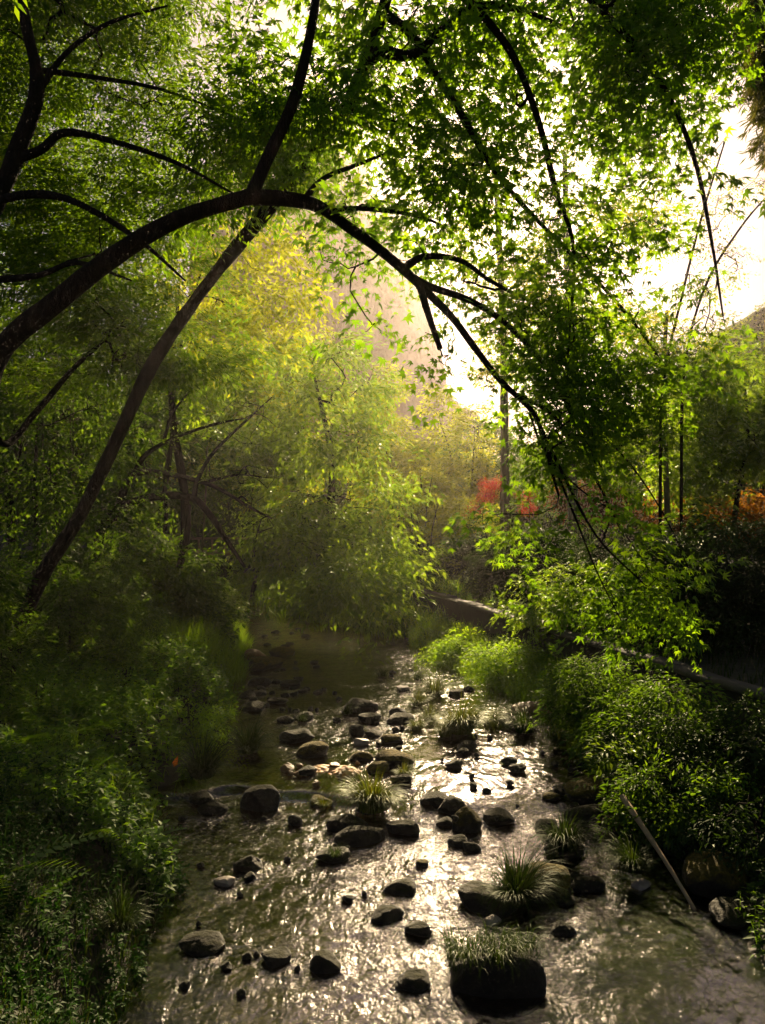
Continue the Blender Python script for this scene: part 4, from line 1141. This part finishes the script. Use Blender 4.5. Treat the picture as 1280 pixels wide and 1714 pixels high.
RK = []
ROCKS = [
    (600, 1194, 64, 32, 'large dark rock at the head of the riffle with grass on its left side', 'rock', 0),
    (618, 1211, 38, 22, 'dark green rock just below the large rock at the head of the riffle', 'rock', 0),
    (666, 1198, 30, 16, 'dark brown stone behind the flat brown one beside the sedge tufts', 'rock', 0),
    (671, 1211, 48, 18, 'flat brown stone in midstream left of the sedge tufts', 'rock', 0),
    (657, 1244, 38, 13, 'low mossy stone alone between the brown stones and the golden mossy rock', 'rock_moss', 0),
    (521, 1268, 54, 32, 'blocky moss-topped rock left of the amber shallows', 'rock_moss', 0),
    (494, 1243, 58, 18, 'long dark flat stone just upstream of the blocky mossy rock', 'rock', 0),
    (604, 1248, 28, 13, 'small pale beige stone at the edge of the amber shallows', 'rock_pale', 0),
    (661, 1285, 68, 34, 'golden moss-covered rock in the middle of the stream', 'rock_moss', 0),
    (632, 1294, 40, 22, 'smaller golden mossy rock against the left of the larger one', 'rock_moss', 0),
    (603, 1273, 44, 14, 'flat mossy stone left of the two golden mossy rocks', 'rock_moss', 0),
    (513, 1297, 34, 15, 'dark stone in the amber shallows, right of its small neighbour', 'rock', 0),
    (480, 1292, 24, 12, 'small amber-sided stone left of the dark stone in the shallows', 'rock_amber', 0),
    (432, 1357, 68, 50, 'big dark pointed rock at the left of the small cascade', 'rock', -.08),
    (335, 1346, 44, 20, 'dark stone at the left water edge beside the big pointed rock', 'rock', -.08),
    (352, 1362, 50, 14, 'low flat dark stone in front of the stone at the left water edge', 'rock', -.08),
    (537, 1350, 40, 18, 'small moss-capped stone right under the cascade', 'rock_moss', -.08),
    (493, 1381, 24, 20, 'small pointed stone below the cascade', 'rock', -.08),
    (580, 1391, 70, 18, 'long flat dark slab behind the longer tilted slab', 'rock', -.08),
    (601, 1413, 90, 26, 'longest tilted slab in the left half of the stream', 'rock', -.08),
    (556, 1444, 60, 28, 'dark rock with thin grass below the two slabs', 'rock', -.08),
    (674, 1398, 58, 30, 'jagged dark rock with a green face right of the two slabs', 'rock', -.08),
    (728, 1352, 48, 30, 'dark sloping rock, leftmost of the midstream cluster of boulders', 'rock', -.05),
    (757, 1364, 48, 36, 'dark boulder in the middle of the midstream cluster', 'rock', -.06),
    (783, 1391, 50, 48, 'rounded boulder with a mossy rim in the midstream cluster', 'rock_moss', -.08),
    (745, 1383, 32, 14, 'low stone tucked under the midstream cluster of boulders', 'rock', -.08),
    (838, 1381, 54, 22, 'smooth dark rock with water sliding over it right of the cluster', 'rock', -.08),
    (768, 1418, 36, 22, 'left of the paired dark stones below the midstream cluster', 'rock', -.08),
    (790, 1427, 34, 20, 'right of the paired dark stones below the midstream cluster', 'rock', -.08),
    (783, 1256, 36, 19, 'dark triangular stone below the big sedge clump', 'rock', 0),
    (759, 1286, 28, 18, 'brown stone in the bright water below the triangular stone', 'rock', 0),
    (775, 1262, 20, 8, 'small flat stone touching the triangular stone', 'rock', 0),
    (852, 1279, 28, 13, 'upper of the two dark stones alone in the bright water at right', 'rock', 0),
    (869, 1293, 30, 11, 'lower of the two dark stones alone in the bright water at right', 'rock', 0),
    (815, 1329, 16, 10, 'tiny dark stone in the brightest glare of the water', 'rock', -.02),
    (926, 1341, 34, 17, 'green mossy stone near the right bank upstream of the tussock', 'rock_moss', -.04),
    (669, 1501, 56, 25, 'low dark rock standing alone in the silvery water', 'rock', -.09),
    (647, 1547, 58, 25, 'dark pointed rock just downstream of the lone low rock', 'rock', -.09),
    (544, 1630, 54, 40, 'tall rounded dark boulder at the lower left of the silvery water', 'rock', -.09),
    (707, 1453, 22, 7, 'tiny green stone in the silvery water', 'rock_moss', -.09),
    (822, 1533, 104, 54, 'rounded mossy boulder carrying the tall sedge tussock', 'rock', -.09),
    (826, 1551, 28, 18, 'pale stone in front of the boulder with the sedge tussock', 'rock_pale', -.09),
    (905, 1512, 116, 80, 'big dark block with a golden mossy top in the right of the stream', 'rock_moss', -.09),
    (957, 1482, 46, 22, 'dark slab against the right side of the big dark block', 'rock', -.09),
    (988, 1494, 66, 26, 'tilted dark slab pointing right of the big dark block', 'rock', -.09),
    (945, 1519, 40, 18, 'dark stone at the lower right foot of the big block', 'rock', -.09),
    (832, 1668, 166, 100, 'grass-fringed dark block, nearest to the viewer', 'rock', -.09),
    (944, 1568, 42, 26, 'grey half-sunken stone right of the grass-fringed block', 'rock', -.09),
    (700, 1569, 46, 14, 'low brown stone barely out of the water left of the pale stone', 'rock', -.09),
    (332, 1600, 76, 36, 'very dark boulder in the shade at the lower left', 'rock', -.09),
    (412, 1462, 50, 34, 'dark sunken rock in the shaded rapids at left', 'rock', -.09),
    (372, 1486, 36, 16, 'pale stone in the shaded rapids by the left bank', 'rock_pale', -.09),
    (460, 1620, 50, 30, 'dark stone between the two boulders at the lower left', 'rock', -.09),
    (140, 1520, 100, 60, 'mossy boulder under the plants of the left bank', 'rock_moss', .1),
    (1212, 1492, 106, 74, 'mossy boulder with a hollow top by the right bank', 'rock_moss', -.02),
    (988, 1378, 80, 38, 'grey flat-topped boulder at the right bank beside the pole', 'rock', -.04),
    (1034, 1392, 54, 30, 'mossy stone between the grey boulder and the bamboo pole', 'rock_moss', -.03),
    (1018, 1345, 124, 36, 'long moss-topped rock under the right bank', 'rock_moss', .02),
    (1078, 1490, 32, 12, 'pale pinkish stone lying in the water left of the pole', 'rock_pale', -.09),
    (1245, 1552, 90, 46, 'dark boulder under the mossy boulder at the right edge', 'rock', -.06),
    (875, 1222, 66, 28, 'dark grassy rock at the mouth of the right backwater', 'rock', 0),
    (897, 1196, 76, 8, 'flat orange-brown slab at the edge of the right backwater', 'rock_amber', .02),
    (764, 1165, 26, 14, 'brown stone right of the rear sedge tuft', 'rock', 0),
    (785, 1158, 20, 12, 'small dark stone against the right grass bank', 'rock', 0),
    (675, 1157, 22, 5, 'flat white stone left of the rear sedge tuft', 'rock_pale', 0),
    (846, 1206, 22, 14, 'dark stone right of the smaller sedge clump', 'rock', 0),
    (440, 1122, 62, 30, 'largest brown mossy rock of the far left shallows', 'rock_moss', 0.02),
    (425, 1100, 40, 18, 'amber flat stone among the far left shallows', 'rock_amber', 0.02),
    (470, 1098, 44, 20, 'mossy stone upstream in the far left shallows', 'rock_moss', 0.02),
    (484, 1150, 34, 12, 'flat brown stone below the far left shallows', 'rock', 0),
    (432, 1147, 40, 16, 'dark stone below the largest brown mossy rock', 'rock', 0),
    (506, 1206, 34, 18, 'dark grassy stone, upper left of the riffle', 'rock', 0),
    (476, 1211, 30, 14, 'dark stone beside the grassy stone in the upper left riffle', 'rock', 0),
    (463, 1180, 34, 12, 'dark stone at the left edge of the riffle', 'rock', 0),
    (420, 1190, 44, 14, 'dark flat stone close under the left grass', 'rock', 0),
    (412, 1168, 28, 14, 'dark stone wedged beside the left grass', 'rock', 0),
    (597, 1230, 26, 22, 'upright dark stone above the pale beige stone', 'rock', 0),
    (625, 1233, 30, 8, 'flat dark stone right of the upright dark stone', 'rock', 0),
    (640, 1336, 34, 12, 'dark stone at the left foot of the golden sedge tussock', 'rock', -.03),
    (672, 1312, 36, 12, 'dark stone below the golden mossy rock', 'rock', 0),
    (616, 1362, 48, 18, 'dark stone at the front of the golden sedge tussock', 'rock', -.08),
    (1058, 1450, 44, 24, 'dark stone under the sedge at the right bank', 'rock', -.06),
    (950, 1440, 70, 30, 'dark stone under the sedge tussock by the right bank', 'rock', -.08),
    (920, 1395, 44, 26, 'dark wet rock left of the grey flat-topped boulder', 'rock', -.08),
    (690, 1664, 60, 26, 'dark wet stone lying low in the water left of the grass-fringed block', 'rock', -.09),
]
for k, (px, by, w, h, lab, m_, z_) in enumerate(ROCKS):
    big = w > 140
    rock(px, by, w, h, lab, m_, 700 + k * 3, z_, ang=.55 if big else .42, depth=.6 if big or 'slab' in lab else .85, rot=.0 if big else None)

rs = np.random.default_rng(77)
zones = [
    ('small dark wet pebble of the far left shallows', 'rock', 400, 540, 1050, 1190, 44, (7, 18)),
    ('small dark stone breaking the riffle water', 'rock', 470, 700, 1120, 1260, 26, (7, 16)),
    ('small dark wet stone breaking the shaded rapids', 'rock', 300, 640, 1370, 1680, 18, (9, 20)),
    ('small dark stone in the bright water right of midstream', 'rock', 700, 960, 1225, 1420, 16, (6, 14)),
    ('small dark stone along the foot of the right bank', 'rock', 930, 1060, 1280, 1440, 18, (10, 24)),
    ('small amber stone of the amber shallows', 'rock_amber', 470, 620, 1280, 1318, 14, (8, 18)),
]
gn = ['pebbles of the far left shallows', 'stones breaking the riffle', 'stones breaking the shaded rapids', 'stones in the bright water', 'stones along the right bank foot', 'amber stones of the shallows']
for zi, (lab, m_, x0, x1, y0, y1, n_, (s0, s1)) in enumerate(zones):
    for k in range(n_):
        s = rs.uniform(s0, s1)
        z_ = 0.0 if y0 < 1300 else -.085
        rock(rs.uniform(x0, x1), rs.uniform(y0, y1), s, s * rs.uniform(.3, .5), lab, m_, 2000 + zi * 100 + k, z_, group=gn[zi], name='stone', cat='stone')

# ------------------------------------------------------------------ the water, roughened behind every stone
def water_level(x, y):
    edge = 8.25 + .12 * np.sin(x * 3.1) + .07 * np.sin(x * 7.3 + 1)
    fall = sstep(y, edge - .10, edge + .06) * (1 - sstep(x, -.1, .5)) + sstep(y + .25 * np.sin(x * 2.1), 7.6, 8.35) * sstep(x, -.1, .5)
    return -.085 + .075 * fall + .004 * np.clip(y - 9, 0, 40)


ys = np.concatenate([np.arange(-6, 3.5, .25), np.arange(3.5, 14, .03), np.arange(14, 24, .06), np.arange(24, 58, .25)])
us = np.linspace(-.35, 1.35, 170)
L_, R_ = edges(ys)
WXg = L_[:, None] + (R_ - L_)[:, None] * us[None, :]
WYg = np.repeat(ys[:, None], len(us), 1)
pw = np.stack([WXg.ravel(), WYg.ravel()], 1)
turb = .25 + .26 * snoise(pw * [1, .7], .35, 21, 2).reshape(WXg.shape)
turb = turb + .20 * (1 - sstep(WYg, 7.6, 8.3)) + .30 * sstep(WYg, 9.6, 10.6) * (1 - sstep(WXg, -.1, .8))
turb = turb + .3 * sstep(WYg, 12, 15)
turb = turb - .25 * np.exp(-(((WXg + 1.1) / .9) ** 2 + ((WYg - 9.0) / .6) ** 2))
wake = np.zeros(WXg.shape)
for cx, cy, rr, z_ in RK:
    if rr < .045: continue
    dx = (WXg - cx) / rr; dy = (WYg - cy) / rr
    down = np.where(dy < 0, dy / 3.2, dy / 1.2)
    wake += np.exp(-((dx / 1.25) ** 2 + down ** 2) * .9) * min(1.0, rr / .12)
wake = np.clip(wake, 0, 1.3)
turb = np.clip(turb + .55 * wake, .06, 1.25)
rip = snoise(pw, 1.5, 22, 3).reshape(WXg.shape)
chop = snoise(pw * [1, .8], 4.5, 23, 3).reshape(WXg.shape)
WZg = water_level(WXg, WYg) + (.014 * rip * turb + .010 * chop * turb ** 1.5)
mb = MB(); grid_mesh(mb, WXg, WYg, WZg)
wo_ = tag(mb.build('stream_water', M['water'], smooth=True), kind='structure')
at_ = wo_.data.attributes.new('turbulence', 'FLOAT', 'POINT')
foam_glint = .52 * np.clip(snoise(pw * [.45, 1.7], .8, 25, 3).reshape(WXg.shape), 0, 1) * sstep(WYg, 11.5, 14)  # pale streaks painted on the far reach for bright reflections
foam_glint += .60 * np.exp(-((WYg - 8.2 - .12 * np.sin(WXg * 3.1)) / .10) ** 2) * (1 - sstep(WXg, -.1, .4)) * sstep(WXg, -1.9, -1.5)
foam_glint += .34 * np.clip(wake - .45, 0, 1) * np.clip(.4 + snoise(pw, 1.2, 26, 2).reshape(WXg.shape), 0, 1)
fo_ = wo_.data.attributes.new('foam_glint', 'FLOAT', 'POINT')
fo_.data.foreach_set('value', np.clip(foam_glint, 0, .8).ravel().astype(np.float32))
at_.data.foreach_set('value', turb.ravel().astype(np.float32))

# ------------------------------------------------------------------ grass blades, sedge tussocks, ferns, weeds
def blades(mb_, base_, dirs, length, width, bend, r, seg=4):
    """curved tapering blades; dirs are horizontal unit vectors the blade arches towards"""
    n_ = len(base_)
    t = np.linspace(0, 1, seg + 1)
    L = np.asarray(length)[:, None]
    ang0 = np.asarray(bend)[:, None]
    th = ang0 * t[None] ** 1.3           # lean from vertical along the blade
    ds = L / seg
    hx = np.concatenate([np.zeros((n_, 1)), np.cumsum(np.sin(th[:, 1:]) * ds, 1)], 1)
    hz = np.concatenate([np.zeros((n_, 1)), np.cumsum(np.cos(th[:, 1:]) * ds, 1)], 1)
    c = base_[:, None, :] + dirs[:, None, :] * hx[:, :, None] + np.array([0, 0, 1.0]) * hz[:, :, None]
    sd = np.stack([-dirs[:, 1], dirs[:, 0], dirs[:, 2] * 0], 1)
    a = r.uniform(-.9, .9, n_)
    sd = sd * np.cos(a)[:, None] + dirs * np.sin(a)[:, None]
    wd = np.asarray(width)[:, None] * (1 - t[None] ** 1.6 * .96) * .5
    A_ = c - sd[:, None, :] * wd[:, :, None]; B_ = c + sd[:, None, :] * wd[:, :, None]
    V = np.stack([A_, B_], 2).reshape(-1, 3)
    k = (seg + 1) * 2
    q = np.array([[2 * i, 2 * i + 1, 2 * i + 3, 2 * i + 2] for i in range(seg)])
    mb_.add(V, (q[None] + (np.arange(n_) * k)[:, None, None]).reshape(-1, 4))


def tussock(px, by, w, h, label, n_, m_='sedge', z=0.0, seed=0, wide=None, name='sedge_tussock', lift=0.0):
    r = np.random.default_rng(seed)
    Y = (H - z) * F / (by - 857.0)
    ww, hh = w / F * Y, h / F * Y
    c = np.array([W(px, Y), Y + .18 * ww, z + lift])
    core = wide or .24
    a = r.uniform(0, 2 * math.pi, n_)
    rad = np.sqrt(r.uniform(0, 1, n_))
    bpos = c + np.stack([np.cos(a) * rad * ww * core, np.sin(a) * rad * ww * core * .8, 0 * a], 1)
    a2 = a + r.normal(0, .5, n_)
    d = np.stack([np.cos(a2), np.sin(a2), 0 * a2], 1)
    ln = (hh * .62 + ww * .42) * r.uniform(.35, 1.2, n_)
    skew = r.uniform(0, 6.28); ln = ln * (1 + .28 * np.cos(a2 - skew))
    bend = np.clip(.6 + 2.0 * rad + r.normal(0, .45, n_), .1, 3.0)
    mb_ = MB()
    blades(mb_, bpos, d, ln, np.full(n_, max(.004, .0085 * ww / .4)), bend, r)
    o = mb_.build(name, M[m_], base=c)
    return tag(o, label, 'grass tuft', 'sedge tussocks in the stream')


TUS = [
    (727, 1168, 48, 34, 'olive sedge tuft, the rearmost of the midstream group', 160, 'sedge', 0),
    (699, 1183, 36, 28, 'yellowish sedge tuft left of the rearmost one', 130, 'sedge', 0),
    (720, 1208, 40, 26, 'sedge tuft between the yellowish one and the big clump', 120, 'sedge', 0),
    (697, 1222, 36, 22, 'small sedge tuft left of the big clump', 110, 'sedge', 0),
    (772, 1230, 78, 54, 'big round sedge clump in the middle of the stream', 340, 'sedge', 0),
    (745, 1234, 40, 26, 'low sedge tuft at the left foot of the big clump', 120, 'sedge', 0),
    (822, 1216, 44, 36, 'smaller sedge clump right of the big clump', 170, 'sedge', 0),
    (640, 1134, 28, 16, 'small dark sedge tuft in the far water left of the rearmost tuft', 70, 'sedge_dark', 0),
    (700, 1138, 26, 20, 'dark sedge tuft at the tip of the right grass bank', 70, 'sedge_dark', 0),
    (623, 1362, 92, 64, 'large golden-topped sedge tussock below the mossy rock', 380, 'sedge', -.06),
    (675, 1302, 40, 18, 'low golden sedge patch below the golden mossy rock', 150, 'sedge', 0),
    (582, 1196, 30, 24, 'dark sedge on the left side of the large riffle rock', 90, 'sedge_dark', 0),
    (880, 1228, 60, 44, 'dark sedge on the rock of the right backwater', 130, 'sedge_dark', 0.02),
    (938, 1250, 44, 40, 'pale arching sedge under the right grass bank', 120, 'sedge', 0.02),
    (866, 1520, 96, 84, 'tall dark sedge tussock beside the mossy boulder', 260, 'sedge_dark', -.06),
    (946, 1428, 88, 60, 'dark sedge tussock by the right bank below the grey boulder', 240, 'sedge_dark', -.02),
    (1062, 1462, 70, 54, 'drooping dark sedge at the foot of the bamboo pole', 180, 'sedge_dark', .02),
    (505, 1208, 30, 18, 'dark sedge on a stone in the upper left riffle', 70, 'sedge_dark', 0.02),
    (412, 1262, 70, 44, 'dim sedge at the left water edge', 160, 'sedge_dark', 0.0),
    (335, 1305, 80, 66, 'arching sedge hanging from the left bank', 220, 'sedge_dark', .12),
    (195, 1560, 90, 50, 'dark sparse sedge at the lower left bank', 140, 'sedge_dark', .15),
    (540, 1352, 30, 16, 'tiny mossy sedge under the cascade', 70, 'sedge', -.05),
    (560, 1436, 40, 26, 'thin sedge on the rock below the slabs', 50, 'sedge_dark', 0),
]
for k, (px, by, w, h, lab, n_, m_, z_) in enumerate(TUS):
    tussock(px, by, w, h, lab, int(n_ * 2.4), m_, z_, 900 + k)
# fringe of grass on the nearest block
r = np.random.default_rng(990)
zt = .27
Yb = 4.62
n_ = 900
bx = np.stack([r.uniform(W(750, Yb), W(910, Yb), n_ * 4), r.uniform(Yb + .0, Yb + .30, n_ * 4), np.full(n_ * 4, zt)], 1)
bx = bx[snoise(bx, 3.0, 93, 2) > -.12][:n_]; n_ = len(bx)
bx[:, 2] += r.normal(-.02, .02, n_)
a = r.normal(-math.pi / 2, 1.1, n_)
ctr = np.array([W(830, Yb), Yb + .15, zt])
d = norm(np.stack([np.cos(a) * .6 + (bx[:, 0] - ctr[0]) * 2.2, np.sin(a) * .6, 0 * a], 1))
front = np.clip(1 - (bx[:, 1] - Yb) / .10, 0, 1)
d = norm(d + np.stack([0 * front, -1.4 * front, 0 * front], 1))
mb = MB(); blades(mb, bx, d, (1 + .7 * front) * r.uniform(.07, .27, n_) * (1 + .4 * snoise(bx, 2.5, 94, 2)), np.full(n_, .0045), r.uniform(.7, 2.9, n_), r)
tag(mb.build('sedge_tussock', M['sedge_dark'], base=ctr), 'fringe of grass capping the nearest dark block', 'grass tuft', 'sedge tussocks in the stream')

# ---- scattered ground cover (nobody could count it)
def scatter(n_, x0, x1, y0, y1, keep, r):
    x = r.uniform(x0, x1, n_ * 3); y = y0 + (y1 - y0) * r.uniform(0, 1, n_ * 3) ** 1.25
    k = keep(x, y)
    x, y = x[k][:n_], y[k][:n_]
    return np.stack([x, y, ground(x, y)], 1)


def dL(x, y): return edges(y)[0] - x
def dR(x, y): return x - edges(y)[1]


def grass_patch(label_name, n_, box_, keep, lo, hi, w_, m_, seed, bend=(.3, 1.5)):
    r = np.random.default_rng(seed)
    p = scatter(n_, *box_, keep, r)
    a = r.uniform(0, 6.283, len(p))
    d = np.stack([np.cos(a), np.sin(a), 0 * a], 1)
    ln = r.uniform(lo, hi, len(p)) * (.75 + .35 * snoise(p, .9, seed, 2))
    mb_ = MB(); blades(mb_, p, d, ln, np.full(len(p), w_) * r.uniform(.7, 1.3, len(p)), r.uniform(*bend, len(p)), r, 3)
    return tag(mb_.build(label_name, M[m_]), kind='stuff')


def weeds(label_name, n_, box_, keep, lo, hi, lsize, m_, seed, tpl=None, nl=12):
    """upright stalks with ovate leaves all along"""
    r = np.random.default_rng(seed)
    p = scatter(n_, *box_, keep, r)
    n_ = len(p)
    ht = r.uniform(lo, hi, n_) * (.75 + .4 * snoise(p, .7, seed + 1, 2))
    lean = r.normal(0, .22, (n_, 2))
    mb_ = MB()
    a0 = r.uniform(0, 6.283, n_)
    d = norm(np.concatenate([lean, np.zeros((n_, 1))], 1))
    blades(mb_, p, d, ht, np.full(n_, .008), np.linalg.norm(lean, axis=1) * 1.4, r, 3)
    for k in range(nl):
        t = (k + 1.0) / nl
        q = p + np.concatenate([lean * (ht * t * t)[:, None], (ht * t * .98)[:, None]], 1)
        a = a0 + k * 2.4 + r.normal(0, .4, n_)
        x = np.stack([np.cos(a), np.sin(a), r.uniform(-.5, .35, n_)], 1)
        up = np.stack([r.normal(0, .35, n_), r.normal(0, .35, n_), np.ones(n_)], 1)
        stamp(mb_, tpl or T_lance(.5), q, x, up, lsize * (1.15 - .5 * t) * r.uniform(.6, 1.3, n_))
    return tag(mb_.build(label_name, M[m_]), kind='stuff')


# left bank: nettle-like weeds near, soft grass towards the bend
weeds('undergrowth', 2600, (-5.5, -1.2, 3.0, 6.6), lambda x, y: (dL(x, y) > .0) & (dL(x, y) < 3.6), .2, .5, .060, 'shade', 30)  # nearest weeds in darkened leaf colour, standing in for corner shade
weeds('undergrowth', 2800, (-6.5, -1.4, 6, 13), lambda x, y: (dL(x, y) > .08) & (dL(x, y) < 4), .22, .55, .10, 'weed', 31, T_lance(.6))
weeds('undergrowth', 1500, (-8, -2.4, 11, 21), lambda x, y: (dL(x, y) > .3) & (dL(x, y) < 3.5), .3, .6, .10, 'forest', 32)
grass_patch('grass', 9000, (-5.2, -2.2, 13.2, 19.8), lambda x, y: (dL(x, y) > .0) & (dL(x, y) < 1.5), .35, .75, .012, 'grass', 33)
grass_patch('grass', 2000, (-6, -1.4, 7, 14), lambda x, y: (dL(x, y) > .05) & (dL(x, y) < 2.5), .2, .5, .008, 'grass', 34)
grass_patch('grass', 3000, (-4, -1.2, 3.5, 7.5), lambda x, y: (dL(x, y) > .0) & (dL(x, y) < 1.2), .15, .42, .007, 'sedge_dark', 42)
# right bank
grass_patch('grass', 14000, (.6, 4.4, 9, 18.5), lambda x, y: (dR(x, y) > -.02) & (x < np.interp(y, WY, WX) - .1), .25, .6, .010, 'grass', 35)
weeds('undergrowth', 1500, (.6, 4.6, 7, 18), lambda x, y: (dR(x, y) > .1) & (x < np.interp(y, WY, WX) - .1), .25, .6, .085, 'weed', 36)
weeds('undergrowth', 700, (2.2, 5.6, 4.2, 9), lambda x, y: (dR(x, y) > .15) & (x < np.interp(y, WY, WX) - .1), .18, .45, .075, 'forest', 37)
grass_patch('grass', 9000, (-2.5, 8, 9, 30), lambda x, y: (x > np.interp(y, WY, WX) + .25), .15, .4, .012, 'sedge_dark', 38)
weeds('undergrowth', 2600, (-7, 3, 18, 32), lambda x, y: (dR(x, y) > .1), .3, .8, .13, 'forest', 39)
grass_patch('grass', 8000, (-8, 2, 18, 33), lambda x, y: (dR(x, y) > -.05) & (dR(x, y) < 3), .3, .8, .02, 'grass', 43)
grass_patch('grass', 8000, (-12, -3, 19, 34), lambda x, y: (dL(x, y) > .0) & (dL(x, y) < 5), .3, .7, .016, 'grass', 40)

weeds('undergrowth', 1500, (1, 6, 5, 20), lambda x, y: (np.abs(x - np.interp(y, WY, WX) - .1) < .35) & (snoise(np.stack([x, y], 1), .35, 88, 2) > -.3), .2, .5, .085, 'weed', 41)

# ferns on the near left bank
FR = T_frond(15, .42, .075, .45)
FERNS = [(-2.55, 5.0, .75), (-3.0, 5.6, .8), (-2.35, 5.9, .6), (-3.3, 6.6, .8), (-2.75, 6.9, .65), (-3.6, 7.6, .8), (-3.0, 4.4, .8), (-2.3, 4.7, .55), (-3.9, 8.6, .8), (-3.3, 8.3, .7), (-2.2, 6.9, .5)]
for k, (x, y, s) in enumerate(FERNS):
    r = np.random.default_rng(60 + k)
    n_ = 11
    z_ = float(ground(np.array([x]), np.array([y]))[0])
    a = np.arange(n_) * 2.4 + r.normal(0, .3, n_)
    xd = np.stack([np.cos(a), np.sin(a), r.uniform(.35, .9, n_)], 1)
    up = np.stack([-np.cos(a) * .6, -np.sin(a) * .6, np.ones(n_)], 1)
    root = thing('fern', 'green fern with arching fronds on the shaded near left bank', 'fern', (x, y, z_), 'ferns on the left bank')
    for j in range(n_):
        mb = MB(); stamp(mb, FR, np.array([[x, y, z_]]), xd[j:j + 1], up[j:j + 1], s * r.uniform(.7, 1.1))
        mb.build('frond', M['weed' if y > 6.2 else 'forest'], root)  # nearest ferns take a darker green to paint in shade

# a few fallen leaves
mb = MB()
c = P(291, 1297, 8.6); c[2] = .14
V, Q = stamp_arrays(T_lance(.5), [c], [[.3, .2, 1.0]], np.array([[0, -1, .2]]), .13); mb.add(V, Q)
tag(mb.build('fallen_leaf', M['leaf_litter'], base=c), 'single orange leaf caught in the plants of the left bank', 'leaf')

# ------------------------------------------------------------------ haze
def haze_box():
    m, n, l = mat('haze')
    v = N(n, 'ShaderNodeVolumePrincipled')
    v.inputs['Color'].default_value = (1.0, .90, .88, 1)
    v.inputs['Density'].default_value = 0.0006
    v.inputs['Anisotropy'].default_value = 0.75
    o = N(n, 'ShaderNodeOutputMaterial'); l.new(v.outputs[0], o.inputs['Volume'])
    m_ = MB(); box(m_, (0, 44.5, 28.7), (186, 149, 60.6))
    ob = m_.build('haze', m)
    tag(ob, kind='stuff')


haze_box()
